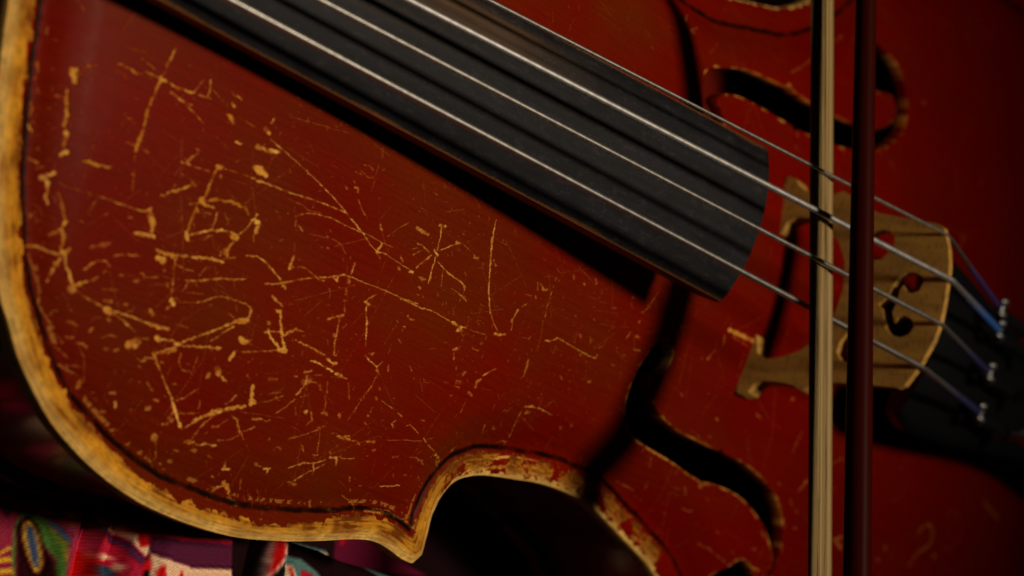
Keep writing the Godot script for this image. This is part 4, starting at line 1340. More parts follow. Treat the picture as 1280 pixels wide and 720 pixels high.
func paint_plate() -> StandardMaterial3D:
	mask.resize(TEX * TEX)
	mask.fill(0)
	pale.resize(TEX * TEX)
	trace_scratches()
	# the small nicks nobody meant: specks and hairlines all over
	for k in 1700:
		var x := rng.randf_range(-8, 330)
		var z := rng.randf_range(-100, 100)
		var near := noise_b.get_noise_2d(x * 0.02, z * 0.02) + 0.12 * (1.0 if z > 10.0 and x < 170.0 else -0.6)
		if near < rng.randf_range(-0.3, 0.4):
			continue
		var l := rng.randf() ** 3 * 2.6
		var g := rng.randf() * TAU
		var w := rng.randf_range(0.14, 0.34)
		scratch(w, rng.randf_range(0.16, 0.5), [x, z, x + cos(g) * l * 0.5, z + sin(g) * l * 0.5, x + cos(g + 0.4) * l, z + sin(g + 0.4) * l])
	# a haze of tiny chips where the scratches crowd
	for k in 2600:
		var x := rng.randf_range(-4, 150)
		var z := rng.randf_range(14, 80)
		if noise_b.get_noise_2d(x * 0.035 + 5.0, z * 0.035) < rng.randf_range(-0.35, 0.35):
			continue
		var g := rng.randf() * TAU
		var l := rng.randf_range(0.05, 0.7)
		scratch(rng.randf_range(0.1, 0.22), rng.randf_range(0.12, 0.55), [x, z, x + cos(g) * l, z + sin(g) * l])
	for k in 900:
		var x := rng.randf_range(0, 320)
		var z := rng.randf_range(-85, 85)
		var l := rng.randf_range(2, 14)
		var g := rng.randfn() * 0.5 + (0.5 if rng.randf() < 0.7 else 1.9)
		scratch(rng.randf_range(0.12, 0.2), rng.randf_range(0.1, 0.36), [x, z, x + cos(g) * l, z + sin(g) * l])
	# chipped rims of the sound holes
	for poly: PackedVector2Array in [f_bass, f_treble]:
		for s in poly.size():
			var a := poly[s]
			var b := poly[(s + 1) % poly.size()]
			var out := (b - a).orthogonal().normalized()
			if Geometry2D.is_point_in_polygon(a + out * 0.3, poly):
				out = -out
			var l := a.distance_to(b)
			for q in int(l / 0.12) + 1:
				var p := a.lerp(b, q * 0.12 / maxf(l, 0.12))
				var n := noise_b.get_noise_2d(p.x * 0.22 + 40.0, p.y * 0.22)
				if n > (-0.12 if poly == f_bass else 0.08):
					stamp(p.x + out.x * 0.05, p.y + out.y * 0.05, 0.16 + 0.6 * maxf(n, 0.0), 0.5 + 0.5 * n)
				if rng.randf() < 0.012:
					scratch(0.3, 0.5, [p.x, p.y, p.x + out.x * rng.randf_range(0.4, 1.4), p.y + out.y * rng.randf_range(0.4, 1.4) + 0.3])

	# varnish: base tone with the grain of the wood showing through, at half resolution along x
	var w := TEX / 2
	var broad := noise_bytes(256, 256, 0.012, 3, 3)
	var grain := noise_bytes(64, TEX, 0.09, 3, 7)
	var fine := noise_bytes(w, TEX, 0.25, 2, 13)
	var cloud := noise_bytes(256, 256, 0.03, 4, 21)
	var wave := noise_bytes(64, 256, 0.03, 2, 23)
	var base := PackedByteArray()
	base.resize(w * TEX * 3)
	for j in TEX:
		var jb := (j >> 3) * 256
		var z := Z0 + j * ZW / TEX
		for i in w:
			var lo := broad[jb + (i >> 2)] / 255.0
			var cl := cloud[jb + (i >> 2)] / 255.0
			var gr := grain[j * 64 + (i >> 4)] / 255.0
			var fi := fine[j * w + i] / 255.0
			var line := sin((z * 0.92 + wave[(j >> 3) * 64 + (i >> 4)] * 0.045) * TAU)
			line = maxf(line - 0.35, 0.0) * 0.085
			var k := 0.74 + 0.2 * lo + 0.1 * gr + 0.14 * fi - line
			# the colour turns browner towards the upper bout, in soft clouds
			var neckward := 1.0 - smooth(330.0, 640.0, i + 220.0 * (lo - 0.5))
			var brown := clampf((cl - 0.47) * 1.1 + 0.55 * neckward, 0.0, 1.0)
			var o := (j * w + i) * 3
			base[o] = int((116.0 - 12.0 * brown) * k)
			base[o + 1] = int((8.0 + 27.0 * brown) * k)
			base[o + 2] = int((0.0 + 3.0 * brown) * k)
	var im := Image.create_from_data(w, TEX, false, Image.FORMAT_RGB8, base)
	im.resize(TEX, TEX, Image.INTERPOLATE_BILINEAR)
	var color := im.get_data()
	var relief := PackedByteArray()
	relief.resize(TEX * TEX * 3)
	var tone := noise_bytes(512, 512, 0.035, 4, 31)
	for j in TEX:
		var tj := (j & 511) * 512
		var row := j * TEX
		for i in TEX:
			var o := row + i
			var m := mask[o]
			var q := o * 3
			var tn := tone[tj + (i & 511)]
			if m == 0:
				relief[q] = 200
				relief[q + 1] = 90 + (tn >> 3)
			else:
				var n := clampf(tn / 255.0 * 0.7 + (pale[o] - 90) / 255.0, 0.0, 1.0)
				var fi := fine[j * w + (i >> 1)] / 255.0
				var a := clampf(m / 255.0 * (0.5 + 1.1 * fi), 0.0, 1.0)
				var r := lerpf(168.0, 236.0, n)
				var g := lerpf(94.0, 178.0, n)
				var b := lerpf(20.0, 84.0, n)
				color[q] = int(lerpf(color[q], r, a))
				color[q + 1] = int(lerpf(color[q + 1], g, a))
				color[q + 2] = int(lerpf(color[q + 2], b, a))
				relief[q] = int(200.0 - 120.0 * a)
				relief[q + 1] = int(lerpf(90.0, 190.0, a))
	# the rim: varnish worn off the rounded edge, then the dark inlay line beside it
	var sx := TEX / XW
	var sz := TEX / ZW
	for j in gz - 1:
		for i in gx - 1:
			var o := j * gx + i
			var d00 := gd[o]
			if d00 > 9.0 or d00 < -1.6:
				continue
			var d10 := gd[o + 1]
			var d01 := gd[o + gx]
			var d11 := gd[o + gx + 1]
			var x := X0 + i * pitch
			var z := Z0 + j * pitch
			var wear := 1.0
			if x > 112.0:
				wear = 0.55 if x < 150.0 else 0.42
			if x > 115.0 and x < 124.0 and absf(z) < 79.0:
				wear = 0.3
			if z < 0.0:
				wear *= 0.55
			elif x > 84.0 and x < 120.0:
				wear = 0.85
			var u0 := int(ceil(i * pitch * sx))
			var u1 := int(ceil((i + 1) * pitch * sx))
			var v0 := int(ceil(j * pitch * sz))
			var v1 := int(ceil((j + 1) * pitch * sz))
			for v in range(v0, mini(v1, TEX)):
				var fv := (v / sz - j * pitch) / pitch
				for u in range(u0, mini(u1, TEX)):
					var fu := (u / sx - i * pitch) / pitch
					var d := lerpf(lerpf(d00, d10, fu), lerpf(d01, d11, fu), fv)
					var px := X0 + u / sx
					var pz := Z0 + v / sz
					var n1 := noise_a.get_noise_2d(px * 0.1, pz * 0.1)
					var n2 := noise_b.get_noise_2d(px * 0.5 + 60.0, pz * 0.5)
					var q := (v * TEX + u) * 3
					var along := atan2(pz, px - 130.0) * 90.0
					var fib := noise_b.get_noise_2d(along * 0.13, d * 1.5 + 40.0)
					var chip := noise_b.get_noise_2d(px * 0.24 + 9.0, pz * 0.24)
					var wide := 4.7
					if x > 26.0:
						wide = lerpf(4.7, 3.3, smooth(26.0, 50.0, x)) + 1.3 * smooth(82.0, 98.0, x)
					var reach := wide + 0.9 * chip + 0.7 * n2
					var n3 := noise_b.get_noise_2d(px * 0.11 - 90.0, pz * 0.11)
					if wear < 0.8:
						reach = (0.8 if z > 0.0 else 0.15) + 0.5 * n2 + 0.7 * chip
						if z > 0.0 and n3 + 0.45 * n2 + 0.3 * fib > 0.48 - wear and d > 1.0 + n2 and d < 4.6 + n2:
							reach = 9.0
					if d < reach and d < 5.4:
						# bare wood, stained darker in streaks; outermost curve painted paler for light it catches
						var stain := clampf(0.1 + 0.9 * n3 + 0.5 * n2 + 1.1 * fib + (0.28 if x > 88.0 and d > 1.2 else 0.0) + 0.5 * smooth(wide - 1.4, wide, d) * (0.5 + n1), 0.0, 0.95)
						var edge := clampf(1.5 - d * 0.6, 0.0, 1.0)
						stain *= 1.0 - 0.6 * edge
						var r := lerpf(lerpf(205.0, 214.0, edge), 92.0, stain)
						var g := lerpf(lerpf(140.0, 170.0, edge), 42.0, stain)
						var b := lerpf(lerpf(36.0, 92.0, edge), 9.0, stain)
						var f := 1.0 + 0.22 * n2 + 0.25 * fib
						color[q] = int(clampf(r * f, 0, 255))
						color[q + 1] = int(clampf(g * f, 0, 255))
						color[q + 2] = int(clampf(b * f, 0, 255))
						relief[q] = int(clampf(140.0 + 60.0 * n2 + 90.0 * fib - 40.0 * stain, 0.0, 255.0))
						relief[q + 1] = 150
					elif d > 4.8 and d < 6.7:
						var ink := smooth(5.0 + 0.3 * n1 + 0.2 * chip, 5.5 + 0.3 * n1, d) * (1.0 - smooth(5.8 + 0.5 * n1, 6.5 + 0.5 * n2, d)) * clampf(0.8 + 0.7 * n3 - 0.4 * chip, 0.25, 0.95)
						color[q] = int(lerpf(color[q], 15.0, ink))
						color[q + 1] = int(lerpf(color[q + 1], 5.0, ink))
						color[q + 2] = int(lerpf(color[q + 2], 3.0, ink))
						relief[q] = int(lerpf(relief[q], 130.0, ink))
					elif d >= 6.1 and d < 7.4 and n1 + n2 > 0.33 and wear > 0.8:
						color[q] = 150
						color[q + 1] = 92
						color[q + 2] = 34
	var plate := mat("worn red varnish", Color.WHITE, 1.0)
	plate.metallic_specular = 0.12
	plate.albedo_texture = picture(TEX, TEX, color)
	var rel := picture(TEX, TEX, relief)
	plate.roughness_texture = rel
	plate.roughness_texture_channel = BaseMaterial3D.TEXTURE_CHANNEL_GREEN
	plate.heightmap_enabled = true
	plate.heightmap_texture = rel
	plate.heightmap_scale = 0.045
	mask.clear()
	return plate


# ---------------------------------------------------------------- the violin
func plate_point(s: Shape, i: float, j: float) -> int:
	var x := X0 + i * pitch
	var z := Z0 + j * pitch
	var e := 0.7
	var nn := Vector3(height(x - e, z) - height(x + e, z), 2.0 * e, height(x, z - e) - height(x, z + e)).normalized()
	return s.point(Vector3(x, height(x, z), z), nn, Vector2((x - X0) / XW, (z - Z0) / ZW))


func build_violin() -> void:
	var v := Node3D.new()
	v.name = "violin"
	v.position = Vector3(0, LIFT * 0.001, 0)
	v.set_meta("label", "old red violin with scratched varnish, worn golden edges and black fingerboard")
	v.set_meta("category", "violin")
	add_child(v)

	# top plate with its two sound holes
	var s := Shape.new()
	var rim := []
	cut_grid(s, gf, gx, gz, plate_point, rim)
	for e: Vector2i in rim:
		var a := s.v[e.x]
		var b := s.v[e.y]
		var d := b - a
		var nn := Vector3(d.z, 0, -d.x).normalized()
		var mid := (a + b) * 0.5 + nn * 0.5
		var u := int((mid.x - X0) / pitch + 0.5)
		var w := int((mid.z - Z0) / pitch + 0.5)
		if gf[clampi(w, 0, gz - 1) * gx + clampi(u, 0, gx - 1)] > 0.0:
			nn = -nn
		var n1 := (nn + s.n[e.x] * 0.4).normalized()
		var n2 := (nn + s.n[e.y] * 0.4).normalized()
		var i := s.point(a, n1, s.t[e.x])
		s.point(b, n2, s.t[e.y])
		s.point(b + Vector3(0, -2.7, 0), nn, s.t[e.y])
		s.point(a + Vector3(0, -2.7, 0), nn, s.t[e.x])
		s.quad(i, i + 1, i + 2, i + 3)
	var plate := commit("top_plate", s, paint_plate(), v)
	plate.set_meta("label", "scratched red top plate with golden worn edge")

	# ribs, each bout a strip of its own, set in from the plate's edge
	var corner_a := 0
	var corner_b := 0
	for i in half_outline.size():
		if half_outline[i].distance_to(Vector2(118.7, 78.2)) < half_outline[corner_a].distance_to(Vector2(118.7, 78.2)):
			corner_a = i
		if half_outline[i].distance_to(Vector2(226.5, 92.2)) < half_outline[corner_b].distance_to(Vector2(226.5, 92.2)):
			corner_b = i
	for side: float in [1.0, -1.0]:
		for span in [[0, corner_a], [corner_a, corner_b], [corner_b, half_outline.size() - 1]]:
			var rows := []
			for i in range(span[0], span[1] + 1):
				var p := half_outline[i]
				var t := (half_outline[mini(i + 1, half_outline.size() - 1)] - half_outline[maxi(i - 1, 0)]).normalized()
				var inn := p + Vector2(t.y, -t.x) * 2.6
				if i == span[0] or i == span[1]:
					inn = p + (Vector2(150, 0) - p).normalized() * 3.0
				inn.y = maxf(inn.y, 0.0) * side
				rows.append([Vector3(inn.x, -1.5, inn.y), Vector3(inn.x, -12, inn.y), Vector3(inn.x, -23, inn.y), Vector3(inn.x, -34.0, inn.y)])
			var r := Shape.new()
			r.skin(rows, false)
			commit("rib", r, M["rib varnish"], v, true)

	# back plate: the same outline below, its edge worn too
	var back := Shape.new()
	var ends := []
	var bn := int(XW / 2.0) + 1
	var bm := int(ZW / 2.0) + 1
	var bf := PackedFloat32Array()
	bf.resize(bn * bm)
	for j in bm:
		for i in bn:
			bf[j * bn + i] = gd[mini(int(j * 2.0 / pitch + 0.5), gz - 1) * gx + mini(int(i * 2.0 / pitch + 0.5), gx - 1)]
	var under := func(sh: Shape, i: float, j: float) -> int:
		var x := X0 + i * 2.0
		var z := Z0 + j * 2.0
		var h := height(x, z)
		var e := 1.0
		var nn := Vector3(height(x - e, z) - height(x + e, z), -2.0 * e, height(x, z - e) - height(x, z + e)).normalized()
		return sh.point(Vector3(x, -37.0 - h * 0.96, z), nn, Vector2(x * 0.02, z * 0.02))
	cut_grid(back, bf, bn, bm, under, ends)
	var lip := Shape.new()
	for e: Vector2i in ends:
		var a := back.v[e.x]
		var b := back.v[e.y]
		a.y = -36.0
		b.y = -36.0
		var hint := Vector3(a.x - 150.0, 0, a.z)
		lip.face(a, b, b + Vector3(0, 3.2, 0), a + Vector3(0, 3.2, 0), hint)
		var ia := a + (Vector3(150, a.y, 0) - a).normalized() * 5.0
		var ib := b + (Vector3(150, b.y, 0) - b).normalized() * 5.0
		lip.face(a + Vector3(0, 3.2, 0), b + Vector3(0, 3.2, 0), ib + Vector3(0, 3.2, 0), ia + Vector3(0, 3.2, 0), Vector3.UP)
	var bp := commit("back_plate", back, M["rib varnish"], v)
	var lw := 256
	var streak := noise_bytes(lw, lw, 0.02, 4, 44)
	var px := PackedByteArray()
	px.resize(lw * lw * 3)
	for k in lw * lw:
		var bare := clampf((streak[k] / 255.0 - 0.52) * 9.0, 0.0, 1.0)
		px[k * 3] = int(lerpf(70, 165, bare))
		px[k * 3 + 1] = int(lerpf(18, 120, bare))
		px[k * 3 + 2] = int(lerpf(8, 48, bare))
	var lm := mat("worn lower edge", Color.WHITE, 0.45)
	lm.albedo_texture = picture(lw, lw, px)
	lm.uv1_triplanar = true
	lm.uv1_scale = Vector3(9, 9, 9)
	commit("back_edge", lip, lm, bp)

	build_neck_and_board(v)
	build_bridge(v)
	build_strings(v)
	build_tailpiece(v)


const BOARD_END := 150.27
const BOARD_TOP := 36.36


func board_half(x: float) -> float:
	return (12.0 + 9.0 * (x + 133.0) / (BOARD_END + 133.0)) * 0.752


func board_mid(x: float) -> float:
	return BOARD_TOP + (16.0 - BOARD_TOP) * (BOARD_END - x) / BOARD_END


func build_neck_and_board(v: Node3D) -> void:
	var tw := 1024
	var th := 256
	var dust := noise_bytes(tw, th, 0.02, 4, 51)
	var fine := noise_bytes(tw, th, 0.35, 2, 53)
	var wear := noise_bytes(tw / 4, th, 0.03, 3, 57)
	var scuff := noise_bytes(tw, th, 0.06, 4, 59)
	var streaky := noise_bytes(64, th, 0.06, 3, 61)
	var px := PackedByteArray()
	px.resize(tw * th * 3)
	var rr := PackedByteArray()
	rr.resize(tw * th * 3)
	for j in th:
		var b := float(j) / (th - 1)   # 0 treble edge, 1 bass edge
		for i in tw:
			var x := lerpf(-133.0, BOARD_END, float(i) / (tw - 1))
			var k := j * tw + i
			var d := dust[k] / 255.0
			var f := fine[k] / 255.0
			var wv := wear[j * (tw / 4) + i / 4] / 255.0
			var a := 15.0 + 14.0 * d + 12.0 * f
			var c := Color(a, a * 0.97, a * 1.12)
			# playing wear under the upper strings, strongest towards the neck
			var band := smooth(0.02, 0.1, b) * (1.0 - smooth(0.2, 0.31, b))
			var t := clampf(band * (1.0 - smooth(60.0, 112.0, x)) * (0.45 + 1.3 * wv), 0.0, 1.0)
			c = c.lerp(Color(112, 82, 48), minf(t * 0.9, 0.8))
			var band2 := smooth(0.3, 0.36, b) * (1.0 - smooth(0.42, 0.5, b))
			c = c.lerp(Color(84, 66, 44), clampf(band2 * (1.0 - smooth(20.0, 95.0, x)) * 0.9 * wv, 0.0, 1.0))
			# paint rubbed off along both long edges
			var e := minf(b, 1.0 - b) * 31.0
			var lim := 0.5 + 1.5 * maxf(wv - 0.46, 0.0) + 0.5 * (f - 0.5)
			if e < lim:
				c = c.lerp(Color(128, 76, 22), clampf((lim - e) * 2.6, 0.0, 0.9))
			if f > 0.8 and d > 0.42:
				c = c.lerp(Color(112, 104, 104), 0.55)
			c *= 0.55 + 0.75 * streaky[(j) * 64 + (i >> 4)] / 255.0
			c = c.lerp(Color(74, 70, 72), clampf((scuff[k] / 255.0 - 0.6) * 2.2, 0.0, 0.6))
			px[k * 3] = int(clampf(c.r, 0, 255))
			px[k * 3 + 1] = int(clampf(c.g, 0, 255))
			px[k * 3 + 2] = int(clampf(c.b, 0, 255))
			rr[k * 3] = int(120 + 90 * f)
			rr[k * 3 + 1] = int(clampf(120 + 60 * d, 0, 255))
	var bm := mat("ebonised fingerboard", Color(0.78, 0.76, 0.8), 1.0)
	bm.albedo_texture = picture(tw, th, px)
	bm.roughness_texture = picture(tw, th, rr)
	bm.metallic_specular = 0.32
	bm.roughness_texture_channel = BaseMaterial3D.TEXTURE_CHANNEL_GREEN

	var board := Node3D.new()
	board.name = "fingerboard"
	v.add_child(board, true)
	var top := Shape.new()
	var rows := []
	var nx := 60
	var nz := 20
	for i in nx + 1:
		var x := lerpf(-133.0, BOARD_END, float(i) / nx)
		var row := []
		for k in nz + 1:
			var q := 2.0 * k / nz - 1.0
			var w := board_half(x)
			var y := board_mid(x) - 3.2 * q * q * pow(w / 15.8, 2.0) - 1.2 * q
			# the last bit of each edge is rounded over, and the end too
			y -= 0.3 * smooth(0.95, 1.0, absf(q))
			var xx := x
			if i == nx:
				xx = x - 0.6 * q * q
				y -= 0.15
			row.append(Vector3(xx, y, q * w))
		rows.append(row)
	top.skin(rows, false)
	commit("playing_surface", top, bm, board, true, Vector3.UP)
	var side := Shape.new()
	rows = []
	for i in nx + 1:
		var x := lerpf(-133.0, BOARD_END, float(i) / nx)
		var w := board_half(x)
		var y := board_mid(x) - 3.2 * pow(w / 15.8, 2.0) - 1.5
		var yt := y + 2.4
		var xx := x - (0.6 if i == nx else 0.0)
		var xi := x - (2.0 if i == nx else 0.0)
		rows.append([Vector3(xx, y, w), Vector3(xx, y - 1.2, w + 0.15), Vector3(xi, y - 4.6, w - 0.5), Vector3(xi, y - 5.0, w - 1.2), Vector3(xi, y - 2.6, w * 0.5), Vector3(xi, y - 1.6, 0), Vector3(xi, yt - 3.6, -w * 0.5), Vector3(xi, yt - 5.0, 1.2 - w), Vector3(xi, yt - 4.6, 0.5 - w), Vector3(xx, yt - 1.2, -w - 0.15), Vector3(xx, yt, -w)])
	side.skin(rows, false)
	# end face
	var fan := side.point(Vector3(BOARD_END - 1.0, board_mid(BOARD_END) - 4.5, 0), Vector3.RIGHT)
	var first := side.v.size()
	var edge := []
	for k in nz + 1:
		var q := 2.0 * k / nz - 1.0
		edge.append(Vector3(BOARD_END - 0.6 * q * q, board_mid(BOARD_END) - 3.2 * q * q - 1.2 * q - 0.3 * smooth(0.95, 1.0, absf(q)) - 0.15, q * board_half(BOARD_END)))
	for p: Vector3 in rows[nx]:
		edge.append(p)
	for p: Vector3 in edge:
		side.point(p, Vector3.RIGHT)
	for k in edge.size():
		side.tri(fan, first + k, first + (k + 1) % edge.size())
	commit("board_side", side, M["ebonised wood side"], board, true)

	# neck and heel under the board
	var neck := Shape.new()
	rows = []
	for i in 13:
		var x := lerpf(-133.0, 4.0, i / 12.0)
		var w := board_half(x) - 0.4
		var deep := lerpf(11.0, 14.0, i / 12.0) + (24.0 * pow(maxf(x + 30.0, 0.0) / 34.0, 2.0))
		var y := board_mid(x) - 4.2 * pow(w / 15.8, 2.0) - 4.6
		var row := []
		for k in 13:
			var g := PI * k / 12.0
			row.append(Vector3(x, y - sin(g) * deep, cos(g) * w))
		rows.append(row)
	neck.skin(rows, true, true)
	commit("neck", neck, M["neck wood"], v, true)
	var nut := Shape.new()
	block(nut, Vector3(-138, board_mid(-133) - 5.5, -9.2), Vector3(-133.1, board_mid(-133) + 1.2, 9.2))
	commit("nut", nut, M["black plastic"], v)


func build_bridge(v: Node3D) -> void:
	# the bridge's outline and openings in its own plane: (z, y)
	var feet_b := height(195, 22) - 0.1
	var feet_t := height(195, -20) - 0.1
	var body := PackedVector2Array([Vector2(24.5, 12.6), Vector2(24.9, 14.2), Vector2(24.3, 16), Vector2(22.4, 16.9), Vector2(21.4, 18.5), Vector2(21.2, 22), Vector2(21.4, 25.6), Vector2(22.3, 27.6), Vector2(21.4, 28.9), Vector2(20.3, 30.5), Vector2(19.6, 35), Vector2(19.1, 42), Vector2(18.9, 47.8), Vector2(18.2, 49.2), Vector2(15.1, 50.9), Vector2(12.2, 52.1), Vector2(8.2, 53.4), Vector2(4.7, 53.95), Vector2(0, 53.9), Vector2(-4.1, 53.6), Vector2(-7.5, 53.3), Vector2(-10.9, 52.4), Vector2(-13.8, 51.2), Vector2(-15.4, 50.4), Vector2(-16.1, 49.2), Vector2(-16.4, 44.5), Vector2(-17, 36), Vector2(-19, 30.5), Vector2(-20.3, 28.6), Vector2(-21, 27.2), Vector2(-20, 25.4), Vector2(-19.9, 22), Vector2(-20.2, 18.6), Vector2(-21.2, 17), Vector2(-22.6, 16), Vector2(-23, 14.2), Vector2(-22.7, 12.6), Vector2(-10.2, 12.6), Vector2(-10, 14.6), Vector2(-10.8, 15.6), Vector2(-13, 16.2), Vector2(-14.2, 18), Vector2(-14.4, 21), Vector2(-13.2, 24.8), Vector2(-10.4, 28.4), Vector2(-6, 30.9), Vector2(0, 31.9), Vector2(6, 31.1), Vector2(11, 28.6), Vector2(14.3, 25.2), Vector2(16, 21.6), Vector2(16.7, 18.4), Vector2(15.8, 16.2), Vector2(13, 15.4), Vector2(10.8, 14.6), Vector2(10.6, 12.6)])
	for i in body.size():
		if body[i].y < 13.2:
			body[i].y = (feet_b if body[i].x > 0.0 else feet_t) + (body[i].y - 12.6)
	var holes := [
		PackedVector2Array([Vector2(-3.7, 48.7), Vector2(-4.8, 48), Vector2(-5.4, 46.5), Vector2(-5.2, 44.8), Vector2(-4.2, 43.3), Vector2(-2.5, 42.5), Vector2(-0.5, 41.9), Vector2(1, 41.2), Vector2(2.2, 40), Vector2(3.2, 41.2), Vector2(5, 41.9), Vector2(7, 42.7), Vector2(8.3, 44.3), Vector2(8.5, 46.3), Vector2(7.6, 48), Vector2(6, 48.6), Vector2(4.5, 47.9), Vector2(3.8, 46.3), Vector2(4.4, 44.9), Vector2(5.6, 44.2), Vector2(3.4, 43.4), Vector2(1.2, 43.9), Vector2(-1.2, 44), Vector2(-2.4, 44.4), Vector2(-1.2, 45.4), Vector2(-0.9, 46.8), Vector2(-1.6, 48.1)]),
		PackedVector2Array([Vector2(-13.7, 37.5), Vector2(-13.4, 39.3), Vector2(-12.3, 40.5), Vector2(-10.5, 40.6), Vector2(-8.8, 39.8), Vector2(-7.2, 38.5), Vector2(-6.9, 36.8), Vector2(-8, 35), Vector2(-9.8, 34), Vector2(-11.8, 34.2), Vector2(-13, 35.6)]),
		PackedVector2Array([Vector2(15.2, 36.5), Vector2(15, 38.6), Vector2(13.8, 40.1), Vector2(12, 40.3), Vector2(10, 39.4), Vector2(8.4, 38), Vector2(8.1, 36.2), Vector2(9.2, 34.6), Vector2(11.2, 33.6), Vector2(13.4, 33.4), Vector2(14.8, 34.6)]),
	]
	var step := 0.22
	var ox := -25.0
	var oy := 11.0
	var nx := int(51.0 / step)
	var ny := int(44.5 / step)
	var field := PackedFloat32Array()
	field.resize(nx * ny)
	field.fill(9.0)
	var polys := [body] + holes
	for poly: PackedVector2Array in polys:
		var k := poly.size()
		for q in k:
			var a := poly[q]
			var b := poly[(q + 1) % k]
			var ab := b - a
			var l2 := maxf(ab.length_squared(), 1e-9)
			for j in range(maxi(0, int((minf(a.y, b.y) - 1.0 - oy) / step)), mini(ny - 1, int((maxf(a.y, b.y) + 1.0 - oy) / step) + 1) + 1):
				for i in range(maxi(0, int((minf(a.x, b.x) - 1.0 - ox) / step)), mini(nx - 1, int((maxf(a.x, b.x) + 1.0 - ox) / step) + 1) + 1):
					var p := Vector2(ox + i * step, oy + j * step) - a
					var t := clampf(p.dot(ab) / l2, 0.0, 1.0)
					var d := (p - ab * t).length_squared()
					if d < field[j * nx + i]:
						field[j * nx + i] = d
	for j in ny:
		for i in nx:
			var p := Vector2(ox + i * step, oy + j * step)
			var inside := Geometry2D.is_point_in_polygon(p, body)
			for h: PackedVector2Array in holes:
				if inside and Geometry2D.is_point_in_polygon(p, h):
					inside = false
			field[j * nx + i] = sqrt(field[j * nx + i]) * (1.0 if inside else -1.0)
	var thick := func(y: float) -> float: return lerpf(4.4, 1.5, smooth(14.0, 54.0, y) * 0.5 + (y - 14.0) / 40.0 * 0.5)
	# front face leans towards the tailpiece as it thins; the back face is flat
	var front := func(sh: Shape, i: float, j: float) -> int:
		var y := oy + j * step
		return sh.point(Vector3(194.6 + (y - 14.0) * 0.055 - thick.call(y), y, ox + i * step), Vector3(-1, 0.145, 0).normalized(), Vector2(i / nx, j / ny))
	var rear := func(sh: Shape, i: float, j: float) -> int:
		return sh.point(Vector3(194.6 + (oy + j * step - 14.0) * 0.055, oy + j * step, ox + i * step), Vector3.RIGHT, Vector2(i / nx, j / ny))
	var s := Shape.new()
	var e1 := []
	cut_grid(s, field, nx, ny, front, e1)
	var e2 := []
	cut_grid(s, field, nx, ny, rear, e2)
	for q in e1.size():
		var a := s.v[e1[q].x]
		var b := s.v[e1[q].y]
		var c := s.v[e2[q].y]
		var d := s.v[e2[q].x]
		var t := b - a
		var nn := Vector3(0, t.z, -t.y).normalized()
		var mid := (a + b) * 0.5 + nn * 0.4
		var ii := clampi(int((mid.z - ox) / step + 0.5), 0, nx - 1)
		var jj := clampi(int((mid.y - oy) / step + 0.5), 0, ny - 1)
		if field[jj * nx + ii] > 0.0:
			nn = -nn
		var k := s.point(a, nn, s.t[e1[q].x])
		s.point(b, nn, s.t[e1[q].y])
		s.point(c, nn, s.t[e1[q].y] + Vector2(0.03, 0.0))
		s.point(d, nn, s.t[e1[q].x] + Vector2(0.03, 0.0))
		s.quad(k, k + 1, k + 2, k + 3)
	var br := commit("bridge", s, M["maple"], v)
	br.set_meta("label", "pale maple bridge with carved openings")


func build_strings(v: Node3D) -> void:
	# treble to bass: z and height on the bridge, radius, tail end, the thread's colour and length
	var all := [
		[-14.0, 50.9, 0.36, Vector3(243.8, 41.0, -12.3), "bright steel", "violet thread", 0.42, "thin steel string nearest the treble edge, violet thread at its end"],
		[-4.68, 53.5, 0.64, Vector3(243.8, 41.5, -7.4), "wound silver", "blue thread", 0.34, "second string with bright blue thread at its end"],
		[4.68, 53.5, 0.5, Vector3(243.5, 41.5, 2.4), "bright steel", "navy thread", 0.34, "third string with dark blue thread at its end"],
		[14.0, 51.3, 0.6, Vector3(245.8, 40.0, 11.1), "bright steel", "navy thread", 0.3, "thickest string on the bass side, dark blue thread at its end"],
	]
	for d in all:
		var on := Vector3(195.1, d[1] + d[2], d[0])
		var nut := Vector3(-133.0, board_mid(-133) - 0.3, d[0] * 0.46)
		nut.y += 1.6
		var tail: Vector3 = d[3]
		var pts := []
		for k in 25:
			pts.append(nut.lerp(on, k / 24.0))
		pts.append(on + Vector3(1.6, -0.05, 0))
		for k in range(1, 9):
			pts.append((on + Vector3(1.6, -0.05, 0)).lerp(tail, k / 8.0))
		var rad := []
		for p in pts:
			rad.append(d[2])
		var st := commit("string", tube(pts, rad, 12), M[d[4]], v, true)
		st.set_meta("label", d[7])
		# silk thread wound over the string's tail end
		var start := on.lerp(tail, d[6])
		var turns := Shape.new()
		var n := 90
		var wp := []
		var wr := []
		for k in n + 1:
			wp.append(start.lerp(tail, float(k) / n))
			wr.append(d[2] + 0.13 + (0.07 if k % 3 == 0 else 0.0) + 0.03 * noise_a.get_noise_2d(k * 0.3, d[0]))
		tube(wp, wr, 10, turns)
		commit("thread_winding", turns, M[d[5]], st, true)


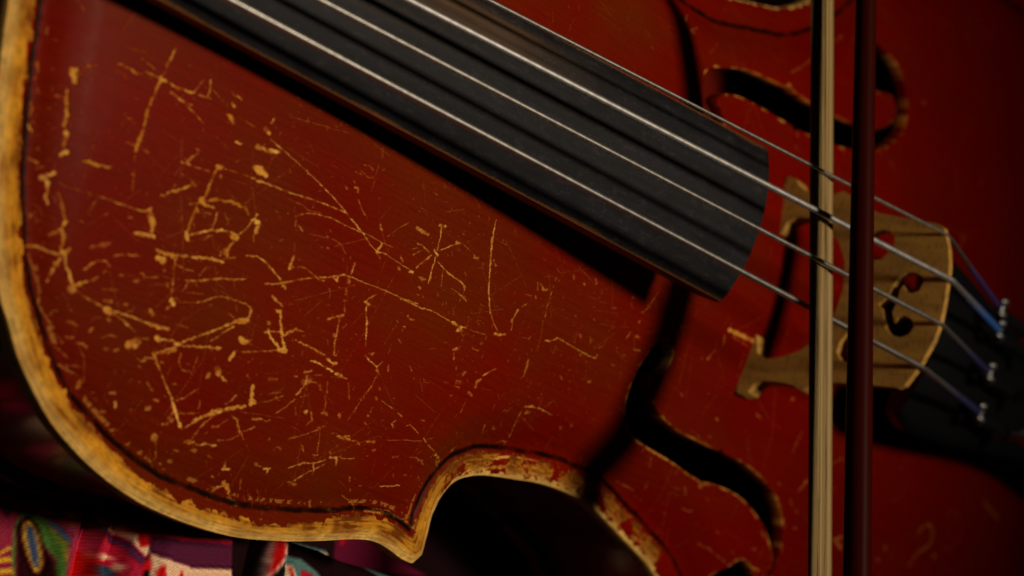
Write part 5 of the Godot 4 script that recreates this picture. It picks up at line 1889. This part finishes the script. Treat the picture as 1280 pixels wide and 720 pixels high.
func build_tailpiece(v: Node3D) -> void:
	var tp := Shape.new()
	var rows := []
	for i in 21:
		var t := i / 20.0
		var x := lerpf(224.5, 352.0, t)
		var w := lerpf(20.5, 10.0, smooth(0.0, 0.75, t))
		if i == 0:
			w -= 2.0
		var top := lerpf(38.5, 27.0, t) - (0.8 if i == 0 else 0.0)
		var row := []
		for k in 17:
			var q := 2.0 * k / 16.0 - 1.0
			row.append(Vector3(x, top - 6.0 * q * q * (w / 20.0), q * w))
		for k in 9:
			var q := 1.0 - 2.0 * k / 8.0
			row.append(Vector3(x + (0.8 if i == 0 else 0.0), top - 9.0 + 1.5 * (1.0 - q * q), q * (w - 0.8)))
		rows.append(row)
	tp.skin(rows, true, true)
	var body := commit("tailpiece", tp, M["black plastic"], v, true)
	var ends := [Vector3(243.8, 41.0, -12.3), Vector3(243.8, 41.5, -7.4), Vector3(243.5, 41.5, 2.4), Vector3(245.8, 40.0, 11.1)]
	for p: Vector3 in ends:
		var tuner := Node3D.new()
		tuner.name = "fine_tuner"
		v.add_child(tuner, true)
		# two-pronged fork that holds the string's ball
		var fork := Shape.new()
		for s: float in [-1.0, 1.0]:
			tube([p + Vector3(5.5, -2.6, s * 1.1), p + Vector3(2.6, -0.8, s * 1.5), p + Vector3(0.8, 0.5, s * 1.5), p + Vector3(-0.4, 1.0, s * 1.45), p + Vector3(-1.0, 0.6, s * 1.4)], [0.8, 0.85, 0.9, 0.8, 0.35], 10, fork)
		commit("fork", fork, M["nickel"], tuner, true)
		var ball := Shape.new()
		tube([p + Vector3(1.3, -0.7, -1.5), p + Vector3(1.3, -0.7, -1.2), p + Vector3(1.3, -0.7, 1.2), p + Vector3(1.3, -0.7, 1.5)], [0.9, 1.15, 1.15, 0.9], 12, ball)
		commit("ball_end", ball, M["nickel"], tuner, true)
		var lever := Shape.new()
		tube([p + Vector3(5.5, -2.4, 0), p + Vector3(14, -2.2, 0), p + Vector3(22, -3.4, 0)], [1.6, 1.5, 1.4], 12, lever, 0.6)
		commit("lever", lever, M["black plastic"], tuner, true)
		var screw := Shape.new()
		tube([p + Vector3(21, -6.0, 0), p + Vector3(21, 1.0, 0), p + Vector3(21, 1.3, 0), p + Vector3(21, 4.2, 0), p + Vector3(21, 4.6, 0)], [1.1, 1.1, 2.4, 2.6, 2.0], 16, screw)
		commit("screw", screw, M["nickel"], tuner, true)


# ---------------------------------------------------------------- the bow
func build_bow() -> void:
	var bow := Node3D.new()
	bow.name = "violin_bow"
	bow.position = Vector3(0, LIFT * 0.001, 0)
	bow.set_meta("label", "dark red violin bow with pale hair lying across the strings")
	bow.set_meta("category", "bow")
	add_child(bow)
	var a := Vector3(150.20775, 39.50000, -43.55050)
	var b := Vector3(168.32205, 54.50000, 59.62189)
	var d := (b - a).normalized()
	var mid := (a + b) * 0.5
	var across := d.cross(Vector3.UP).normalized()
	if across.x < 0.0:
		across = -across
	var up := across.cross(d).normalized()
	if up.y < 0.0:
		up = -up
	# the ribbon of hair: strands side by side, each its own fine round fibre
	var tones := [Shape.new(), Shape.new(), Shape.new()]
	var n := 130
	for k in n:
		var off := (k + 0.5) / n - 0.5
		var jig := across * (off * 8.4 + rng.randfn() * 0.03) + up * ((k % 2) * 0.16 + rng.randfn() * 0.05 - 1.2 * off * off)
		var drift := across * rng.randfn() * 0.12
		tube([mid - d * 330.0 + jig - drift, mid - d * 60.0 + jig, mid + d * 60.0 + jig, mid + d * 330.0 + jig + drift], [0.085, 0.085, 0.085, 0.085], 5, tones[rng.randi() % 3])
	for k in 7:
		var off := rng.randf_range(-0.52, 0.52)
		var row := []
		for q in 14:
			var t := lerpf(-330.0, 330.0, q / 13.0)
			row.append(mid + d * t + across * (off * 8.4 + 0.5 * sin(q * 1.3 + k)) + up * (0.35 + 0.25 * sin(q * 0.9 + k * 2.0)))
		var thin := []
		thin.resize(14)
		thin.fill(0.06)
		tube(row, thin, 5, tones[k % 3])
	for k in 3:
		var hm: Material = M["bow hair"]
		if k > 0:
			hm = M["bow hair"].duplicate()
			hm.albedo_color = [hm.albedo_color, srgb(0.3, 0.18, 0.05), srgb(0.46, 0.32, 0.11)][k]
		var h := commit("bow_hair", tones[k], hm, bow, true, Vector3.UP)
		h.set_meta("kind", "stuff")
	var sa := Vector3(147.59845, 50.50000, -42.63124)
	var sb := Vector3(162.29740, 65.50000, 59.43018)
	var sd := (sb - sa).normalized()
	var smid := (sa + sb) * 0.5
	var pts := []
	var rad := []
	for k in 23:
		var t := lerpf(-330.0, 330.0, k / 22.0)
		pts.append(smid + sd * t + up * (t * t * 0.00004))
		rad.append(clampf(2.35 + t * 0.0067, 1.7, 3.3))
	commit("bow_stick", tube(pts, rad, 28), M["bow wood"], bow, true)


# ---------------------------------------------------------------- cloth and table
func build_table() -> void:
	var s := Shape.new()
	block(s, Vector3(-600, -40 - LIFT, -500), Vector3(900, -LIFT - 0.6, 500))
	var o := commit("table_top", s, M["dark table"], self)
	o.position = Vector3(0, LIFT * 0.001, 0)
	o.set_meta("kind", "structure")


func fold_height(x: float, z: float) -> float:
	var y := table_value([0, 36.57, 48.42, 52.91, 56.51, 58.34, 61.04, 61.54, 62.04, 62.54, 65.73, 66.23, 66.73, 69.5, 71.61, 81.61, 88.61, 91.61, 93.11, 100.61, 102.61, 104.61, 106.61, 108.61, 110.61, 118.61, 126.61, 130.61, 136.61, 144.61, 150.61, 156.61, 159.61, 162.61, 166.61, 178.61, 238.61], [-48, -45, -38.5, -35.5, -31.5, -27.6, -29.4, -25.6, -23, -24.5, -27.2, -25.8, -22.6, -20.4, -18, -17, -16.8, -18, -32, -32, -22, -20, -21, -26, -23, -20.5, -24, -25, -21, -20.5, -27, -23, -19, -21, -28, -37, -47], x - 0.05 * (z - 90.0))
	y += 0.5 * noise_b.get_noise_2d(x * 0.06, z * 0.03)
	y = lerpf(y, -51.0, smooth(118.0, 185.0, z) * 0.8)
	# the cloth is pushed down where the violin lies on it
	var side := table_value([-14, -9, -4, 3, 11, 23, 33, 45, 57, 68, 77, 85, 93, 98, 120, 215, 226, 250, 304], [0, 30, 46, 61, 70.5, 79, 83, 85.3, 86, 85.5, 84.2, 82.6, 80.7, 79.3, 79.3, 79.3, 92, 97, 111], x)
	return maxf(lerpf(-51.0, y, smooth(side - 1.0, side + 1.2, z)), -51.4)


func region(px: PackedByteArray, w: int, h: int, c: Color, flat: Array) -> void:
	# fills a polygon given as x, z pairs in mm
	var poly := PackedVector2Array()
	var lo := Vector2(1e9, 1e9)
	var hi := -lo
	for k in range(0, flat.size(), 2):
		var p := Vector2((flat[k] - 20.0) * w / 240.0, (flat[k + 1] - 55.0) * h / 120.0)
		poly.append(p)
		lo = lo.min(p)
		hi = hi.max(p)
	for j in range(maxi(0, int(lo.y)), mini(h - 1, int(hi.y) + 1) + 1):
		for i in range(maxi(0, int(lo.x)), mini(w - 1, int(hi.x) + 1) + 1):
			if Geometry2D.is_point_in_polygon(Vector2(i + 0.5, j + 0.5), poly):
				var o := (j * w + i) * 3
				cloth_px[o] = c.r8
				cloth_px[o + 1] = c.g8
				cloth_px[o + 2] = c.b8


var cloth_px := PackedByteArray()


func build_cloth() -> void:
	var w := 1536
	var h := 768
	cloth_px.resize(w * h * 3)
	for k in w * h:  # ground colour set near-black, standing in for shade at the violin's waist
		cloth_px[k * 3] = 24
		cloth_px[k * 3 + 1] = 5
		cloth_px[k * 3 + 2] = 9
	# the print goes on: rows of teeth and bands where the cloth runs out of the picture
	for r in 9:
		for q in 26:
			var bx := 24.0 + q * 9.0 + (r % 2) * 4.0
			var bz := 100.0 + r * 8.0
			var c: Color = [Color8(175, 16, 24), Color8(215, 170, 140), Color8(85, 30, 65), Color8(165, 28, 58), Color8(75, 100, 105)][(q * 3 + r * 2) % 5]
			region(cloth_px, w, h, c, [bx, bz, bx + 5.0, bz + 1.0, bx + 8.0, bz + 6.5, bx + 3.0, bz + 5.0, bx - 1.0, bz + 7.0])
	region(cloth_px, w, h, Color8(140, 38, 62), [46.3, 85.6, 57.9, 83.9, 60.7, 92.3, 58.5, 99.7, 50.7, 102.7])
	region(cloth_px, w, h, Color8(165, 60, 95), [55.6, 86.6, 58.0, 84.8, 58.3, 90.5, 57.9, 91.0, 56.8, 89.6])
	region(cloth_px, w, h, Color8(60, 15, 30), [55.7, 87.2, 56.7, 86.7, 56.9, 88.9, 56.2, 88.6])
	region(cloth_px, w, h, Color8(190, 80, 30), [57.2, 89.1, 58.0, 89.0, 58.0, 89.6, 57.5, 89.9])
	region(cloth_px, w, h, Color8(85, 20, 45), [49.2, 88.2, 50.4, 87.5, 51.1, 89.2, 50.5, 91.3, 49.7, 90.2])
	region(cloth_px, w, h, Color8(45, 8, 12), [52.1, 92.1, 53.0, 89.8, 54.2, 90.0, 55.8, 93.9, 57.4, 96.4, 58.1, 99.3, 54.2, 100.9])
	region(cloth_px, w, h, Color8(75, 110, 45), [52.9, 88.4, 53.8, 88.2, 56.4, 90.8, 58.1, 92.8, 58.8, 98.9, 58.0, 99.3, 57.4, 95.8, 55.8, 93.9, 54.7, 91.1, 53.4, 89.8, 52.8, 89.9, 52.1, 92.1, 53.9, 101.0, 53.6, 101.2, 52.5, 97.0, 51.8, 92.1, 52.2, 89.7])
	region(cloth_px, w, h, Color8(75, 90, 120), [55.2, 89.1, 56.8, 90.0, 58.0, 91.6, 58.2, 92.8, 57.4, 91.9, 56.2, 90.5, 55.2, 89.6])
	region(cloth_px, w, h, Color8(200, 150, 40), [56.2, 91.0, 56.4, 90.8, 56.8, 91.2, 56.7, 91.6])
	region(cloth_px, w, h, Color8(200, 150, 40), [56.9, 91.8, 57.1, 91.9, 57.3, 92.2, 57.1, 92.5])
	region(cloth_px, w, h, Color8(200, 150, 40), [57.3, 92.6, 57.6, 92.6, 57.9, 93.1, 57.5, 93.3])
	region(cloth_px, w, h, Color8(200, 150, 40), [57.8, 93.6, 58.1, 93.6, 58.3, 95.3, 58.3, 96.6])
	region(cloth_px, w, h, Color8(200, 150, 40), [54.2, 88.9, 54.8, 89.0, 54.8, 89.5, 54.3, 89.3])
	region(cloth_px, w, h, Color8(200, 150, 40), [50.3, 97.7, 51.9, 95.5, 52.3, 96.0, 50.6, 98.0])
	region(cloth_px, w, h, Color8(200, 150, 40), [50.2, 98.4, 52.5, 97.3, 52.9, 98.2, 50.4, 99.4])
	region(cloth_px, w, h, Color8(200, 150, 40), [50.6, 100.2, 53.2, 99.1, 53.6, 100.1, 50.9, 101.2])
	region(cloth_px, w, h, Color8(205, 150, 45), [53.5, 90.3, 54.2, 91.0, 55.1, 92.9, 56.1, 95.7, 56.5, 97.5, 56.2, 99.3, 55.7, 98.8, 54.4, 96.4, 53.3, 93.6, 52.9, 91.4, 53.2, 90.5])
	region(cloth_px, w, h, Color8(75, 80, 105), [53.6, 91.0, 54.4, 91.9, 55.2, 94.1, 55.9, 96.4, 56.1, 98.0, 55.8, 98.4, 54.7, 96.2, 53.8, 93.7, 53.4, 91.9])
	region(cloth_px, w, h, Color8(190, 25, 25), [58.4, 85.0, 61.6, 84.0, 61.8, 92.1, 62.0, 98.6, 58.6, 99.7, 60.7, 92.3, 61.1, 89.0])
	region(cloth_px, w, h, Color8(190, 50, 85), [60.5, 89.5, 61.8, 89.5, 61.7, 92.6, 61.6, 93.7, 60.5, 93.3])
	region(cloth_px, w, h, Color8(70, 95, 110), [61.2, 88.6, 61.1, 85.6, 61.6, 84.7, 61.7, 87.6, 61.7, 89.4, 61.2, 89.1])
	region(cloth_px, w, h, Color8(205, 145, 25), [61.2, 87.5, 61.1, 85.6, 61.2, 84.7, 61.4, 84.7, 61.5, 86.8, 61.5, 88.0, 61.4, 88.3])
	region(cloth_px, w, h, Color8(50, 25, 15), [58.1, 85.7, 61.1, 85.0, 61.1, 87.5, 61.1, 88.3])
	region(cloth_px, w, h, Color8(215, 120, 90), [61.4, 93.3, 61.6, 93.0, 61.7, 93.9, 61.6, 94.6, 61.4, 93.9])
	region(cloth_px, w, h, Color8(175, 12, 20), [61.6, 84.4, 68.4, 83.8, 69.2, 89.4, 69.6, 95.5, 62.1, 97.7, 61.7, 90.4])
	region(cloth_px, w, h, Color8(215, 170, 140), [61.9, 88.0, 65.8, 86.7, 66.2, 86.7, 66.4, 88.2, 66.6, 88.1, 67.1, 87.7, 67.4, 89.0, 68.1, 90.2, 69.1, 89.4, 69.4, 90.5, 69.2, 91.6, 67.8, 90.6, 66.6, 89.5, 66.2, 89.0, 61.9, 88.9])
	region(cloth_px, w, h, Color8(85, 30, 65), [61.8, 89.3, 61.9, 88.9, 66.5, 89.5, 67.8, 90.8, 69.3, 91.8, 69.0, 93.2, 67.1, 92.3, 66.4, 90.9, 61.8, 90.1])
	region(cloth_px, w, h, Color8(165, 25, 55), [61.9, 90.5, 66.4, 91.1, 67.1, 92.6, 69.1, 93.4, 69.6, 95.5, 66.9, 96.5, 66.7, 94.7, 62.3, 94.5, 61.9, 93.8])
	region(cloth_px, w, h, Color8(215, 170, 140), [62.0, 93.5, 62.1, 92.9, 66.2, 92.8, 66.2, 93.6, 62.2, 94.3])
	region(cloth_px, w, h, Color8(215, 170, 140), [66.3, 94.5, 66.5, 93.8, 66.9, 93.6, 67.1, 94.0, 66.8, 95.3, 66.7, 95.7])
	region(cloth_px, w, h, Color8(50, 70, 90), [62.2, 94.8, 66.4, 94.9, 67.0, 96.5, 62.3, 97.5])
	region(cloth_px, w, h, Color8(170, 28, 60), [68.1, 83.0, 84.8, 82.2, 85.7, 85.1, 79.4, 86.1, 73.8, 87.2, 70.7, 87.3, 69.1, 87.8])
	region(cloth_px, w, h, Color8(75, 22, 50), [69.2, 88.1, 70.7, 87.4, 73.8, 87.3, 79.5, 86.2, 85.7, 85.1, 87.2, 89.1, 77.9, 91.1, 72.5, 91.0, 69.6, 90.7])
	region(cloth_px, w, h, Color8(215, 170, 140), [68.8, 84.5, 70.2, 84.3, 70.0, 85.7, 69.7, 85.7])
	region(cloth_px, w, h, Color8(215, 170, 140), [71.5, 84.5, 74.4, 84.4, 73.8, 85.4, 72.7, 85.2])
	region(cloth_px, w, h, Color8(215, 170, 140), [69.6, 90.8, 72.5, 91.0, 77.9, 91.2, 87.3, 89.3, 88.2, 91.4, 70.5, 95.6])
	region(cloth_px, w, h, Color8(190, 20, 25), [69.2, 93.1, 69.7, 91.2, 70.3, 93.5, 69.5, 94.0])
	region(cloth_px, w, h, Color8(190, 20, 25), [70.8, 93.5, 71.6, 91.9, 72.9, 94.9, 71.2, 95.4])
	region(cloth_px, w, h, Color8(190, 20, 25), [75.3, 93.3, 75.5, 92.0, 76.7, 94.0, 75.6, 94.2])
	region(cloth_px, w, h, Color8(60, 15, 40), [101.8, 81.8, 102.1, 81.5, 102.5, 84.0, 102.4, 89.1])
	region(cloth_px, w, h, Color8(215, 170, 150), [102.1, 81.2, 103.9, 80.8, 104.9, 83.6, 102.8, 88.9, 102.4, 89.1])
	region(cloth_px, w, h, Color8(180, 15, 20), [102.4, 81.1, 103.7, 80.8, 104.2, 83.7, 102.8, 88.3])
	region(cloth_px, w, h, Color8(75, 105, 105), [104.2, 83.3, 111.7, 82.7, 116.0, 84.3, 118.2, 86.1, 106.3, 88.7])
	region(cloth_px, w, h, Color8(75, 105, 105), [133.9, 79.5, 135.6, 77.7, 140.4, 76.9, 151.2, 76.2, 153.0, 79.3, 134.7, 82.8])
	region(cloth_px, w, h, Color8(215, 170, 140), [104.4, 85.0, 110.3, 84.4, 112.8, 87.5, 110.1, 88.3])
	region(cloth_px, w, h, Color8(160, 25, 40), [109.9, 84.6, 110.2, 84.7, 112.1, 87.7, 111.1, 88.0])
	region(cloth_px, w, h, Color8(160, 25, 40), [112.3, 84.6, 115.0, 84.9, 116.0, 86.7, 113.1, 87.4])
	region(cloth_px, w, h, Color8(215, 170, 140), [143.3, 77.5, 151.8, 76.7, 153.1, 79.3, 142.0, 81.0])
	region(cloth_px, w, h, Color8(85, 12, 40), [151.1, 66.0, 153.1, 66.8, 156.1, 70.3, 186.1, 74.1, 154.5, 78.9])
	region(cloth_px, w, h, Color8(150, 15, 25), [154.4, 71.9, 155.7, 71.1, 156.2, 73.5, 155.0, 74.3])
	# the dye bleeds a little across the threads
	var dyed := Image.create_from_data(w, h, false, Image.FORMAT_RGB8, cloth_px)
	dyed.resize(w / 3, h / 3, Image.INTERPOLATE_LANCZOS)
	dyed.resize(w, h, Image.INTERPOLATE_CUBIC)
	cloth_px = dyed.get_data()
	# threads of the weave
	var weave := noise_bytes(w, h, 0.3, 2, 71)
	for j in h:
		for i in w:
			var o := (j * w + i)
			var k := 0.78 + 0.3 * weave[o] / 255.0 + (0.07 if (i + j) % 4 < 2 else -0.05)
			cloth_px[o * 3] = int(minf(cloth_px[o * 3] * k * 1.18, 255))
			cloth_px[o * 3 + 1] = int(minf(cloth_px[o * 3 + 1] * k * 1.18, 255))
			cloth_px[o * 3 + 2] = int(minf(cloth_px[o * 3 + 2] * k * 1.16, 255))
	var m := mat("printed cloth", Color.WHITE, 0.85)
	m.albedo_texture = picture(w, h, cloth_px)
	m.metallic_specular = 0.2
	var cloth := Node3D.new()
	cloth.name = "patterned_cloth"
	cloth.position = Vector3(0, LIFT * 0.001, 0)
	cloth.set_meta("label", "crumpled cloth with red, pink, green and cream pattern under the violin")
	cloth.set_meta("category", "cloth")
	add_child(cloth)
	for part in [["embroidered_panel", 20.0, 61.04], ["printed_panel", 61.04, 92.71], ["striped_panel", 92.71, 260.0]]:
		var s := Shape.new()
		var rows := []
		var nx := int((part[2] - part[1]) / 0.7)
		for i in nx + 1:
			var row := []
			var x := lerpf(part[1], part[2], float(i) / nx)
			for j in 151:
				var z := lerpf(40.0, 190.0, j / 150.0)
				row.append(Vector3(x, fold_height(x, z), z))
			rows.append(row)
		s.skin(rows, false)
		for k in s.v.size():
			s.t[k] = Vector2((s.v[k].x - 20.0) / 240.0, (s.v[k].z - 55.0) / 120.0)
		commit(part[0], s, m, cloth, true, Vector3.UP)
